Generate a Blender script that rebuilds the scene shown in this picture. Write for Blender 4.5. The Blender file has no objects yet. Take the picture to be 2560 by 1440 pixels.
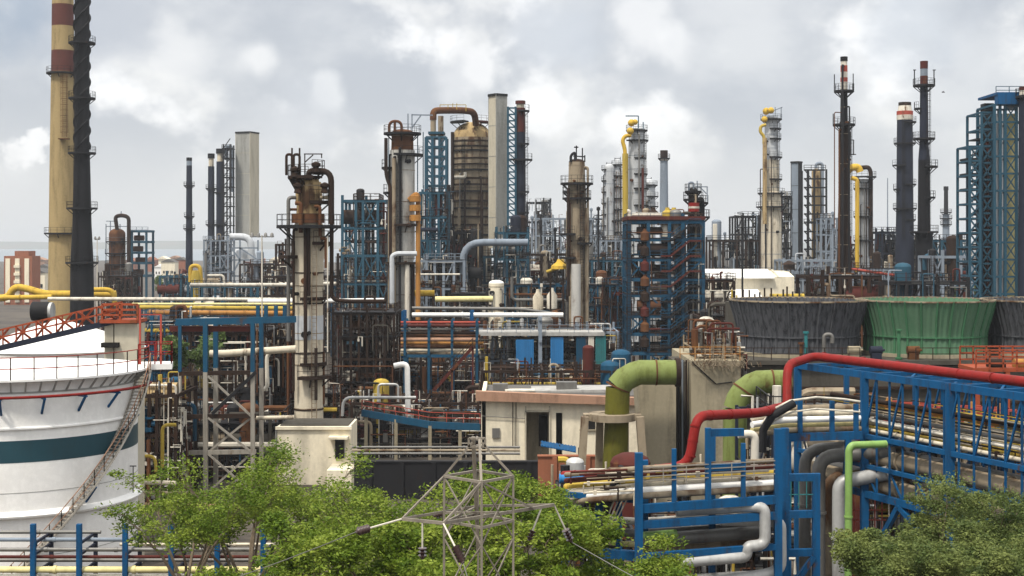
import bpy, math, random
import numpy as np
from mathutils import Vector, Matrix
R = math.radians
PI = math.pi
SC = bpy.context.scene
COL = SC.collection
# ------------------------------------------------------------------ camera, sky, sun, exposure
F = 3500.0      # focal length in photograph pixels (photo 2560 wide)
H = 24.0        # camera height
HY = 612.0      # horizon row in the photograph
cam = bpy.data.cameras.new("camera")
cam.sensor_width = 36.0
cam.lens = 36.0 * F / 2560
cam.shift_y = -(720 - HY) / 2560
cam.clip_start = 0.5
cam.clip_end = 30000
co = bpy.data.objects.new("camera", cam)
COL.objects.link(co)
co.location = (0, 0, H)
co.rotation_euler = (R(90), 0, 0)
SC.camera = co

SUN_EL, SUN_AZ = 60.0, 215.0      # azimuth measured clockwise from +Y: behind the camera and to the left
w = bpy.data.worlds.new("World")
SC.world = w
w.use_nodes = True
nt = w.node_tree
nt.nodes.clear()
N = nt.nodes.new
L = nt.links.new
def math_node(tree, op, a, b=None, c=None, clamp=False):
    n = tree.nodes.new("ShaderNodeMath"); n.operation = op; n.use_clamp = clamp
    for i, v in enumerate((a, b, c)):
        if v is None: continue
        if isinstance(v, (int, float)): n.inputs[i].default_value = v
        else: tree.links.new(v, n.inputs[i])
    return n.outputs[0]
def mixc(tree, fac, a, b, mode='MIX'):
    n = tree.nodes.new("ShaderNodeMix"); n.data_type = 'RGBA'; n.blend_type = mode
    ins = [n.inputs[0], n.inputs[6], n.inputs[7]]
    for s, v in zip(ins, (fac, a, b)):
        if isinstance(v, (int, float)): s.default_value = v
        elif isinstance(v, tuple): s.default_value = (v[0], v[1], v[2], 1)
        else: tree.links.new(v, s)
    return n.outputs[2]
def ramp(tree, fac, lo, hi, smooth=True):
    n = tree.nodes.new("ShaderNodeMapRange")
    n.interpolation_type = 'SMOOTHSTEP' if smooth else 'LINEAR'
    n.inputs[1].default_value = lo; n.inputs[2].default_value = hi
    tree.links.new(fac, n.inputs[0])
    return n.outputs[0]
def noise(tree, vec, scale, detail=4, rough=.55, dist=0., loc=(0, 0, 0), sc=(1, 1, 1)):
    m = tree.nodes.new("ShaderNodeMapping")
    m.inputs['Location'].default_value = loc; m.inputs['Scale'].default_value = sc
    tree.links.new(vec, m.inputs['Vector'])
    n = tree.nodes.new("ShaderNodeTexNoise")
    n.inputs['Scale'].default_value = scale; n.inputs['Detail'].default_value = detail
    n.inputs['Roughness'].default_value = rough; n.inputs['Distortion'].default_value = dist
    tree.links.new(m.outputs[0], n.inputs['Vector'])
    return n.outputs[0]
sky = N("ShaderNodeTexSky"); sky.sky_type = 'NISHITA'; sky.sun_disc = False
sky.sun_elevation = R(SUN_EL); sky.sun_rotation = R(SUN_AZ)
sky.dust_density = 2.0
sk = N("ShaderNodeVectorMath"); sk.operation = 'SCALE'; sk.inputs[3].default_value = 0.10
L(sky.outputs[0], sk.inputs[0])
tc = N("ShaderNodeTexCoord")
d = tc.outputs['Generated']
sep = N("ShaderNodeSeparateXYZ"); L(d, sep.inputs[0])
el = sep.outputs[2]
shade = noise(nt, d, 5.5, 6, .55, .1, (3.1, .4, 7.7), (1, 1, 1.5))
body = noise(nt, d, 10.5, 9, .52, .08, (1.3, 2.2, 5.15), (1, 1, 1.4))
puff = noise(nt, d, 17.0, 9, .50, 0, (8.3, 4.2, 2.7), (1, 1, 1.15))
high = ramp(nt, el, .015, .085)
c0 = mixc(nt, ramp(nt, shade, .40, .62), (.56, .59, .64), (.78, .795, .815))
c1 = mixc(nt, math_node(nt, 'MULTIPLY', ramp(nt, body, .46, .66), high), c0, (.95, .95, .94))
both = math_node(nt, 'MULTIPLY', ramp(nt, puff, .50, .64), ramp(nt, body, .44, .60))
c2 = mixc(nt, math_node(nt, 'MULTIPLY', both, high), c1, (1.08, 1.08, 1.08))
# milky air close to the horizon
c3 = mixc(nt, ramp(nt, el, .11, .0), c2, (.81, .82, .825))
# two bright heaps standing low in the cloud and a darker blue rift high on the left
def lobe(px, py, rad, sharp):
    v = Vector(((px - 1280) / F, 1.0, (HY - py) / F)).normalized()
    n = N("ShaderNodeVectorMath"); n.operation = 'DISTANCE'
    off = N("ShaderNodeVectorMath"); off.operation = 'ADD'
    L(d, off.inputs[0])
    nn = N("ShaderNodeTexNoise"); nn.inputs['Scale'].default_value = 26 if rad > .015 else 70; nn.inputs['Detail'].default_value = 6
    L(d, nn.inputs['Vector'])
    s1 = N("ShaderNodeVectorMath"); s1.operation = 'SUBTRACT'; L(nn.outputs[1], s1.inputs[0]); s1.inputs[1].default_value = (.5, .5, .5)
    s2 = N("ShaderNodeVectorMath"); s2.operation = 'SCALE'; s2.inputs[3].default_value = rad * (1.6 if rad > .015 else 2.6); L(s1.outputs[0], s2.inputs[0])
    L(s2.outputs[0], off.inputs[1])
    L(off.outputs[0], n.inputs[0]); n.inputs[1].default_value = v
    return ramp(nt, n.outputs[1], rad, rad * sharp)
for (px, py, rad, sharp, colr, k) in (
        (60, 20, .055, .2, (.40, .47, .57), .9), (250, 60, .05, .1, (.58, .61, .67), .8),
        (1195, 165, .019, .55, (1.0, 1.0, 1.0), .9), (1150, 190, .03, .3, (.95, .95, .96), .6),
        (820, 225, .018, .4, (.95, .96, .97), .7), (640, 150, .02, .3, (.97, .97, .97), .8),
        (1600, 60, .034, .4, (.98, .98, .98), .8), (1690, 110, .02, .4, (1, 1, 1), .7),
        (440, 120, .03, .3, (.95, .95, .95), .7), (1400, 90, .04, .2, (.68, .72, .78), .7),
        (760, 300, .04, .2, (.74, .76, .80), .6), (65, 375, .012, .5, (1.05, 1.05, 1.05), .95), (100, 365, .010, .5, (1.05, 1.05, 1.05), .9),
        (35, 385, .009, .5, (1, 1, 1), .8), (2290, 60, .05, .2, (.76, .80, .85), .6), (2440, 150, .035, .3, (.87, .88, .89), .5)):
    c3 = mixc(nt, math_node(nt, 'MULTIPLY', lobe(px, py, rad, sharp), k), c3, colr)
# overcast dome is brighter overhead
up = mixc(nt, ramp(nt, el, .25, .8), c3, (1.9, 1.9, 1.87))
down = mixc(nt, ramp(nt, el, -.001, -.05), up, (.20, .19, .17))
allc = mixc(nt, .88, sk.outputs[0], down)
bg = N("ShaderNodeBackground"); bg.inputs[1].default_value = 1.0
L(allc, bg.inputs[0])
wo = N("ShaderNodeOutputWorld"); L(bg.outputs[0], wo.inputs[0])

sl = bpy.data.lights.new("sun", 'SUN')
sl.energy = 3.5; sl.angle = R(7); sl.color = (1.0, .93, .82)
so = bpy.data.objects.new("sun", sl); COL.objects.link(so)
az, e = R(SUN_AZ), R(SUN_EL)
sd = Vector((math.sin(az) * math.cos(e), math.cos(az) * math.cos(e), math.sin(e)))
so.rotation_euler = sd.to_track_quat('Z', 'Y').to_euler()
so.location = (-60, -80, 160)
SC.view_settings.view_transform = 'Standard'
SC.view_settings.look = 'None'
SC.view_settings.exposure = 0.12
SC.view_settings.gamma = 1.0
SC.cycles.max_bounces = 5
SC.cycles.diffuse_bounces = 3
SC.cycles.glossy_bounces = 2
SC.cycles.transmission_bounces = 3
SC.cycles.volume_bounces = 0
SC.cycles.transparent_max_bounces = 6
SC.cycles.use_denoising = True

# ------------------------------------------------------------------ photograph pixel + distance -> place in the world
def X(px, Y): return (px - 1280) / F * Y
def Z(py, Y): return H - (py - HY) / F * Y
def S(p, Y): return p / F * Y
def P(px, py, Y): return Vector((X(px, Y), Y, Z(py, Y)))

# ------------------------------------------------------------------ materials
MATS = {}
def paint(name, col, rust=.2, rough=.55, metal=0., dirt=.4, scale=1., rustcol=(.17, .075, .03), streak=True, dirtcol=None):
    m = bpy.data.materials.new(name); m.use_nodes = True
    t = m.node_tree
    b = t.nodes["Principled BSDF"]
    g = t.nodes.new("ShaderNodeNewGeometry").outputs['Position']
    a = noise(t, g, 1.3 * scale, 5, .6, .2, sc=(1, 1, .16 if streak else 1))
    n2 = noise(t, g, .55 * scale, 6, .65, .4, (11, 3, 7), (1, 1, .6))
    n3 = noise(t, g, 4.5 * scale, 3, .6)
    dc = dirtcol or tuple(c * .38 + k for c, k in zip(col, (.012, .009, .005)))
    c = mixc(t, math_node(t, 'MULTIPLY', ramp(t, a, .42, .72), dirt), col, dc)
    c = mixc(t, math_node(t, 'MULTIPLY', ramp(t, n3, .4, .75), .35), c, tuple(min(1, v * 1.25) for v in col))
    if rust > 0:
        rf = ramp(t, math_node(t, 'ADD', math_node(t, 'MULTIPLY', n2, .62), math_node(t, 'MULTIPLY', a, .38)), .66 - rust * .38, .74 - rust * .30)
        rc = mixc(t, n3, rustcol, tuple(v * .45 for v in rustcol))
        c = mixc(t, rf, c, rc)
    t.links.new(c, b.inputs['Base Color'])
    b.inputs['Metallic'].default_value = metal
    b.inputs['Specular IOR Level'].default_value = .5 if (metal or rough < .5) else .10
    t.links.new(math_node(t, 'ADD', math_node(t, 'MULTIPLY', n2, .35), rough - .17), b.inputs['Roughness'])
    MATS[name] = m
    return m
M = MATS
paint('cream_concrete', (.34, .255, .125), .1, .9, dirt=.6, scale=.6, rustcol=(.30, .22, .12))
paint('band_brown', (.10, .036, .03), .0, .8, dirt=.3, scale=.5)
paint('black_steel', (.010, .010, .012), .05, .6, dirt=.2, scale=.4, rustcol=(.05, .03, .025))
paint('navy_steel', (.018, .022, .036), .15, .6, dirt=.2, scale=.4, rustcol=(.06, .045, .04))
paint('dark_steel', (.016, .016, .018), .25, .6, dirt=.3, rustcol=(.045, .024, .015))
paint('rust', (.095, .040, .019), .5, .8, dirt=.5)
paint('dark_rust', (.026, .016, .012), .35, .8, dirt=.4, rustcol=(.06, .028, .015))
paint('maroon', (.075, .018, .014), .3, .7)
paint('beige_shell', (.58, .515, .40), .26, .7, dirt=.75, scale=.8, rustcol=(.13, .075, .04))
paint('ochre_shell', (.36, .26, .13), .45, .7, dirt=.7, scale=.9, rustcol=(.10, .055, .03))
paint('brown_shell', (.27, .22, .155), .45, .7, dirt=.7, scale=.6, rustcol=(.12, .065, .035))
paint('grey_shell', (.44, .43, .40), .33, .65, dirt=.7, scale=.7, rustcol=(.17, .10, .06))
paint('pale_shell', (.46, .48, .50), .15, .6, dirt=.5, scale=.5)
paint('sheet_beige', (.46, .42, .33), .05, .7, dirt=.5, scale=.5, rustcol=(.28, .23, .16))
paint('sheet_grey', (.30, .30, .28), .05, .7, dirt=.5, scale=.5, rustcol=(.2, .17, .13))
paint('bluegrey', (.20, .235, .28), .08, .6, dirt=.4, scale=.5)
paint('silver', (.42, .42, .41), .15, .5, .2, dirt=.7, rustcol=(.2, .14, .09))
paint('dull_silver', (.15, .145, .135), .15, .5, .3, dirt=.6)
paint('white', (.78, .77, .74), .05, .5, dirt=.16, scale=.5, dirtcol=(.52, .50, .46))
paint('white_pipe', (.58, .54, .46), .22, .5, dirt=.7)
paint('tank_white', (.79, .78, .755), .03, .45, rustcol=(.50, .40, .32), dirt=.34, scale=.55, dirtcol=(.60, .585, .55))
paint('tank_band', (.006, .046, .064), .0, .45, dirt=.3, scale=.5)
paint('blue', (.005, .072, .185), .22, .6, dirt=.75, scale=2.2, rustcol=(.10, .05, .03))
paint('blue_old', (.010, .062, .118), .28, .6, dirt=.5, scale=1.2, rustcol=(.10, .06, .04))
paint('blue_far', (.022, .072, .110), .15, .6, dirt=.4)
paint('blue_panel', (.03, .17, .39), .04, .5, dirt=.3)
paint('teal', (.03, .16, .17), .2, .6)
paint('red', (.20, .014, .012), .2, .5, dirt=.5, scale=1.6)
paint('red_old', (.34, .065, .045), .15, .6)
paint('orange_red', (.29, .062, .026), .25, .55)
paint('lime', (.16, .195, .06), .22, .55, dirt=.8, scale=1.1, rustcol=(.12, .08, .03), dirtcol=(.085, .095, .02))
paint('lime_old', (.105, .10, .014), .3, .6, dirt=.8, scale=1.1, rustcol=(.10, .075, .02))
paint('green_pipe', (.21, .36, .09), .06, .45, scale=2)
paint('yellow', (.54, .35, .045), .2, .55, dirt=.6)
paint('yellow_dull', (.42, .30, .05), .25, .6, dirt=.5)
paint('yellow_pale', (.66, .58, .28), .12, .55, dirt=.4)
paint('orange_rust', (.36, .17, .045), .3, .7, dirt=.6)
paint('concrete', (.30, .262, .185), .06, .9, dirt=.7, scale=.8, rustcol=(.2, .12, .06))
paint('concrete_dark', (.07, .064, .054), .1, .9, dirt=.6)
paint('cream_wall', (.74, .67, .52), .0, .85, dirt=.75, scale=.6, dirtcol=(.52, .47, .36))
paint('brick', (.27, .105, .06), .1, .9, dirt=.5)
paint('parapet', (.34, .20, .135), .15, .85, dirt=.6)
paint('roof_dark', (.11, .105, .10), .2, .8, dirt=.4)
paint('roof_grey', (.36, .35, .33), .1, .6, dirt=.5)
paint('fan_dark', (.072, .075, .083), .0, .85, dirt=.98, scale=3.2, dirtcol=(.010, .011, .014))
paint('fan_green', (.085, .165, .10), .0, .55, dirt=.45, scale=.9, dirtcol=(.055, .15, .08))
paint('fan_green_rib', (.05, .15, .075), .0, .6)
paint('galvanised', (.30, .275, .235), .2, .55, .3, dirt=.6, scale=2, rustcol=(.24, .16, .10))
paint('pylon_steel', (.235, .205, .165), .2, .6, .2, dirt=.6, scale=2, rustcol=(.18, .12, .07))
paint('porcelain', (.055, .032, .030), .0, .25)
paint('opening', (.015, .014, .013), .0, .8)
paint('bird', (.05, .05, .055), 0, .8)

def ground_mat(name, c1, c2, c3, s1=.05, s2=1.2):
    m = bpy.data.materials.new(name); m.use_nodes = True; t = m.node_tree
    b = t.nodes["Principled BSDF"]; g = t.nodes.new("ShaderNodeNewGeometry").outputs['Position']
    a = noise(t, g, s1, 8, .65, .5); n2 = noise(t, g, s2, 6, .7)
    c = mixc(t, ramp(t, a, .4, .62), c1, c2); c = mixc(t, math_node(t, 'MULTIPLY', ramp(t, n2, .4, .7), .6), c, c3)
    t.links.new(c, b.inputs['Base Color']); b.inputs['Roughness'].default_value = .95
    MATS[name] = m
ground_mat('ground', (.045, .036, .028), (.085, .068, .05), (.022, .018, .015))
ground_mat('hill', (.10, .12, .10), (.13, .12, .10), (.07, .085, .07), .004, .02)
m = bpy.data.materials.new('water'); m.use_nodes = True; t = m.node_tree; b = t.nodes["Principled BSDF"]
b.inputs['Base Color'].default_value = (.16, .20, .23, 1); b.inputs['Roughness'].default_value = .32
g = t.nodes.new("ShaderNodeNewGeometry").outputs['Position']
bp = t.nodes.new("ShaderNodeBump"); bp.inputs['Strength'].default_value = .3
t.links.new(noise(t, g, .05, 4), bp.inputs['Height']); t.links.new(bp.outputs[0], b.inputs['Normal']); M['water'] = m
def leaf_mat(name, c1, c2, c3):
    m = bpy.data.materials.new(name); m.use_nodes = True; t = m.node_tree
    b = t.nodes["Principled BSDF"]; out = t.nodes["Material Output"]
    geo = t.nodes.new("ShaderNodeNewGeometry")
    rnd = geo.outputs['Random Per Island']
    cl = noise(t, geo.outputs['Position'], .9, 3)
    c = mixc(t, rnd, c1, c2); c = mixc(t, ramp(t, cl, .38, .68), c, c3)
    t.links.new(c, b.inputs['Base Color']); b.inputs['Roughness'].default_value = .6; b.inputs['Specular IOR Level'].default_value = .12
    tr = t.nodes.new("ShaderNodeBsdfTranslucent"); t.links.new(mixc(t, .5, c, c2), tr.inputs[0])
    mx = t.nodes.new("ShaderNodeMixShader"); mx.inputs[0].default_value = .25
    t.links.new(b.outputs[0], mx.inputs[1]); t.links.new(tr.outputs[0], mx.inputs[2]); t.links.new(mx.outputs[0], out.inputs[0])
    MATS[name] = m
leaf_mat('leaf_light', (.05, .098, .008), (.12, .182, .016), (.25, .31, .045))
leaf_mat('leaf_dark', (.045, .075, .02), (.095, .125, .035), (.18, .21, .06))
leaf_mat('leaf_far', (.06, .10, .03), (.09, .13, .04), (.12, .17, .05))
paint('bark', (.16, .125, .09), 0, .9, dirt=.5, scale=4)

# ------------------------------------------------------------------ object helpers
def tag(o, label=None, cat=None, group=None, kind=None):
    if label: o['label'] = label
    if cat: o['category'] = cat
    if group: o['group'] = group
    if kind: o['kind'] = kind
    return o
def thing(name, label, cat, loc, group=None):
    o = bpy.data.objects.new(name, None); o.empty_display_size = .5
    COL.objects.link(o); o.location = loc
    return tag(o, label, cat, group)
def wloc(o):
    v = Vector((0, 0, 0))
    while o is not None:
        v += o.location; o = o.parent
    return v
class MB:
    def __init__(s): s.v = []; s.f = []
    def add(s, vs, fs):
        n = len(s.v); s.v.extend([tuple(v) for v in vs]); s.f.extend([tuple(i + n for i in q) for q in fs]); return s
    def box(s, c, d, rz=0):
        hx, hy, hz = d[0] / 2, d[1] / 2, d[2] / 2; ca, sa = math.cos(rz), math.sin(rz)
        vs = []
        for z in (-hz, hz):
            for x, y in ((-hx, -hy), (hx, -hy), (hx, hy), (-hx, hy)):
                vs.append((c[0] + x * ca - y * sa, c[1] + x * sa + y * ca, c[2] + z))
        return s.add(vs, [(3, 2, 1, 0), (4, 5, 6, 7), (0, 1, 5, 4), (1, 2, 6, 5), (2, 3, 7, 6), (3, 0, 4, 7)])
    def beam(s, p, q, w, h=None):
        p, q = Vector(p), Vector(q); h = h or w
        t = q - p
        if t.length < 1e-5: return s
        t.normalize()
        u = t.cross(Vector((0, 0, 1)))
        if u.length < 1e-3: u = Vector((1, 0, 0))
        u.normalize(); v = u.cross(t)
        vs = []
        for c in (p, q):
            for a, b2 in ((-1, -1), (1, -1), (1, 1), (-1, 1)): vs.append(c + u * a * w / 2 + v * b2 * h / 2)
        return s.add(vs, [(3, 2, 1, 0), (4, 5, 6, 7), (0, 1, 5, 4), (1, 2, 6, 5), (2, 3, 7, 6), (3, 0, 4, 7)])
    def tube(s, pts, r, n=8, bend=0, r1=None):
        pts = [Vector(p) for p in pts]
        if bend and len(pts) > 2:
            out = [pts[0]]
            for i in range(1, len(pts) - 1):
                a, b2, c = pts[i - 1], pts[i], pts[i + 1]
                d1, d2 = (a - b2), (c - b2)
                k = min(bend, d1.length * .48, d2.length * .48)
                p0, p1 = b2 + d1.normalized() * k, b2 + d2.normalized() * k
                for j in range(6):
                    u = j / 5; out.append((1 - u) ** 2 * p0 + 2 * u * (1 - u) * b2 + u * u * p1)
            out.append(pts[-1]); pts = out
        m = len(pts); vs = []; fs = []
        T = [(pts[min(i + 1, m - 1)] - pts[max(i - 1, 0)]).normalized() for i in range(m)]
        u = T[0].orthogonal().normalized()
        for i in range(m):
            u = (u - T[i] * u.dot(T[i]))
            u = u.normalized() if u.length > 1e-6 else T[i].orthogonal().normalized()
            v = T[i].cross(u)
            rr = r if r1 is None else r + (r1 - r) * i / (m - 1)
            for k in range(n):
                a = 2 * PI * k / n; vs.append(pts[i] + (u * math.cos(a) + v * math.sin(a)) * rr)
        for i in range(m - 1):
            for k in range(n):
                k2 = (k + 1) % n; fs.append((i * n + k, i * n + k2, (i + 1) * n + k2, (i + 1) * n + k))
        fs.append(tuple(range(n - 1, -1, -1))); fs.append(tuple((m - 1) * n + k for k in range(n)))
        return s.add(vs, fs)
    def lathe(s, cx, cy, prof, n=20, a0=0., a1=360., corr=0.):
        full = abs(a1 - a0) >= 359.9
        k = n if full else n + 1
        vs = []; fs = []
        for (r, z) in prof:
            for i in range(k):
                a = R(a0 + (a1 - a0) * i / n); rr = max(r, 1e-3) + (corr if i % 2 else 0)
                vs.append((cx + rr * math.cos(a), cy + rr * math.sin(a), z))
        for j in range(len(prof) - 1):
            for i in range(n):
                i2 = (i + 1) % k
                fs.append((j * k + i, j * k + i2, (j + 1) * k + i2, (j + 1) * k + i))
        if full:
            fs.append(tuple(range(k - 1, -1, -1))); fs.append(tuple((len(prof) - 1) * k + i for i in range(k)))
        return s.add(vs, fs)
    def ring(s, cx, cy, z, r0, r1, th, n=20, a0=0., a1=360.):
        full = abs(a1 - a0) >= 359.9; k = n if full else n + 1; vs = []; fs = []
        for (r, zz) in ((r0, z - th), (r1, z - th), (r1, z), (r0, z)):
            for i in range(k):
                a = R(a0 + (a1 - a0) * i / n); vs.append((cx + r * math.cos(a), cy + r * math.sin(a), zz))
        for j in range(4):
            for i in range(n):
                i2 = (i + 1) % k; j2 = (j + 1) % 4
                fs.append((j * k + i, j * k + i2, j2 * k + i2, j2 * k + i))
        if not full:
            fs.append((0, k, 2 * k, 3 * k)); e = k - 1; fs.append((e, 3 * k + e, 2 * k + e, k + e))
        return s.add(vs, fs)
    def prism(s, poly, p0, du, dv, dn):
        """polygon (u,v) in the plane p0+u*du+v*dv, thickened along dn"""
        p0, du, dv, dn = Vector(p0), Vector(du), Vector(dv), Vector(dn); n = len(poly)
        a = [p0 + du * u + dv * v for u, v in poly]; vs = a + [q + dn for q in a]
        fs = [tuple(range(n)), tuple(range(2 * n - 1, n - 1, -1))] + [(i, i + n, (i + 1) % n + n, (i + 1) % n) for i in range(n)]
        return s.add(vs, fs)
    def rail(s, pts, h=1.1, step=1.5, w=.05, closed=False, mids=1):
        pts = [Vector(p) for p in pts]
        if closed: pts = pts + [pts[0]]
        for a, b2 in zip(pts[:-1], pts[1:]):
            for k in range(mids + 1):
                zz = Vector((0, 0, h * (k + 1) / (mids + 1))); s.beam(a + zz, b2 + zz, w)
            n = max(1, round((b2 - a).length / step))
            for i in range(n + 1):
                p = a.lerp(b2, i / n); s.beam(p, p + Vector((0, 0, h)), w)
        return s
    def build(s, name, mat, parent=None, loc=None, smooth=38):
        off = wloc(parent) if parent else Vector(loc if loc else (0, 0, 0))
        me = bpy.data.meshes.new(name)
        me.from_pydata([(v[0] - off.x, v[1] - off.y, v[2] - off.z) for v in s.v], [], s.f)
        me.materials.append(M[mat] if isinstance(mat, str) else mat)
        me.update()
        if smooth:
            me.polygons.foreach_set('use_smooth', [True] * len(me.polygons)); me.set_sharp_from_angle(angle=R(smooth))
        o = bpy.data.objects.new(name, me); COL.objects.link(o)
        if parent: o.parent = parent
        else: o.location = off
        return o
def struct(name, mb, mat):
    return tag(mb.build(name, mat), kind='structure')
def dome(r, z, h, n=5, down=False):
    """profile points of a dished end, from the rim to the tip"""
    s = -1 if down else 1
    return [(r * math.cos(PI / 2 * i / n), z + s * h * math.sin(PI / 2 * i / n)) for i in range(n + 1)]
def platform(par, cx, cy, z, r0, r1, a0=0, a1=360, mat='dark_steel', rm='dark_steel', h=1.15, th=.34, w=.05, name='platform', br=True, n=18):
    m = MB(); nn = max(4, int(n * (a1 - a0) / 360))
    m.ring(cx, cy, z, r0 * .99, r1, th, nn, a0, a1)
    if br:
        k = max(2, int((a1 - a0) / 60))
        for i in range(k):
            a = R(a0 + (a1 - a0) * (i + .5) / k); c, s_ = math.cos(a), math.sin(a)
            m.beam((cx + r0 * .98 * c, cy + r0 * .98 * s_, z - (r1 - r0) * .8 - th), (cx + r1 * .95 * c, cy + r1 * .95 * s_, z - th), .14)
    o = m.build(name, mat, par)
    q = MB(); pts = [(cx + r1 * .985 * math.cos(R(a0 + (a1 - a0) * i / nn)), cy + r1 * .985 * math.sin(R(a0 + (a1 - a0) * i / nn)), z) for i in range(nn + (0 if a1 - a0 > 359 else 1))]
    q.rail(pts, h, 1.8, w, a1 - a0 > 359)
    q.build('railing', rm, o)
    return o
def ladder(par, x, y, z0, z1, w=.5, mat='dark_steel', cage=True):
    m = MB()
    m.beam((x - w / 2, y, z0), (x - w / 2, y, z1), .08); m.beam((x + w / 2, y, z0), (x + w / 2, y, z1), .08)
    n = int((z1 - z0) / .45)
    for i in range(n): m.beam((x - w / 2, y, z0 + .45 * i + .2), (x + w / 2, y, z0 + .45 * i + .2), .04)
    if cage:
        for i in range(int((z1 - z0) / 1.2)):
            zz = z0 + 1.2 * i + 1; m.ring(x, y, zz, w * .78, w * .86, .06, 8, 180, 360)
        for a in (200, 270, 340): m.beam((x + w * .82 * math.cos(R(a)), y + w * .82 * math.sin(R(a)), z0 + 1), (x + w * .82 * math.cos(R(a)), y + w * .82 * math.sin(R(a)), z1), .04)
    return m.build('ladder', mat, par)
def px_tube(pts, rp, Y0, n=10, bend=0):
    """tube through photograph points given as (px, py, Y); radius in pixels at Y0"""
    return MB().tube([P(*p) for p in pts], S(rp, Y0), n, bend)
def pipe(label, pts, rp, mat, bend=1.5, n=10, name='pipe', cat='pipe', group=None, flange=0, par=None):
    Y0 = pts[0][2]; m = px_tube(pts, rp, Y0, n, bend)
    Q = [P(*p) for p in pts]
    if flange:
        r = S(rp, Y0)
        for a, b2 in zip(Q[:-1], Q[1:]):
            ln = (b2 - a).length; k = int(ln / flange)
            for i in range(1, k + 1):
                c = a.lerp(b2, i / (k + 1)); dd = (b2 - a).normalized() * .08
                m.tube([c - dd, c + dd], r * 1.28, n)
    if par is not None: return m.build(name, mat, par)
    o = m.build(name, mat, None, (Q[0].x, Q[0].y, Q[0].z))
    return tag(o, label, cat, group)
# ------------------------------------------------------------------ the setting
m = MB(); m.add([(-9000, -200, 0), (9000, -200, 0), (9000, 14000, 0), (-9000, 14000, 0)], [(0, 1, 2, 3)])
struct('ground', m, 'ground')
m = MB(); rr = random.Random(4)
shore = [(-1900 + i * 160, 1900 + 260 * math.sin(i * .9) + rr.uniform(-60, 60)) for i in range(14)]
m.add([(x, y, .05) for x, y in shore] + [(x * 2.2, 7600, .05) for x, y in shore], [(i, i + 1, i + 15, i + 14) for i in range(13)])
struct('water', m, 'water')
m = MB(); n = 80; vs = []
for i in range(n + 1):
    x = -5200 + 10400 * i / n
    h = 24 + 10 + 14 * (.5 + .5 * math.sin(i * .55)) * (.4 + .6 * rr.random())
    vs += [(x, 7600, 0), (x, 7800, h), (x, 9000, h + 4), (x, 9300, 0)]
for i in range(n):
    for j in range(3): m.f.append((i * 4 + j, i * 4 + 4 + j, i * 4 + 5 + j, i * 4 + 1 + j))
m.v = vs
struct('hills', m, 'hill')

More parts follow.
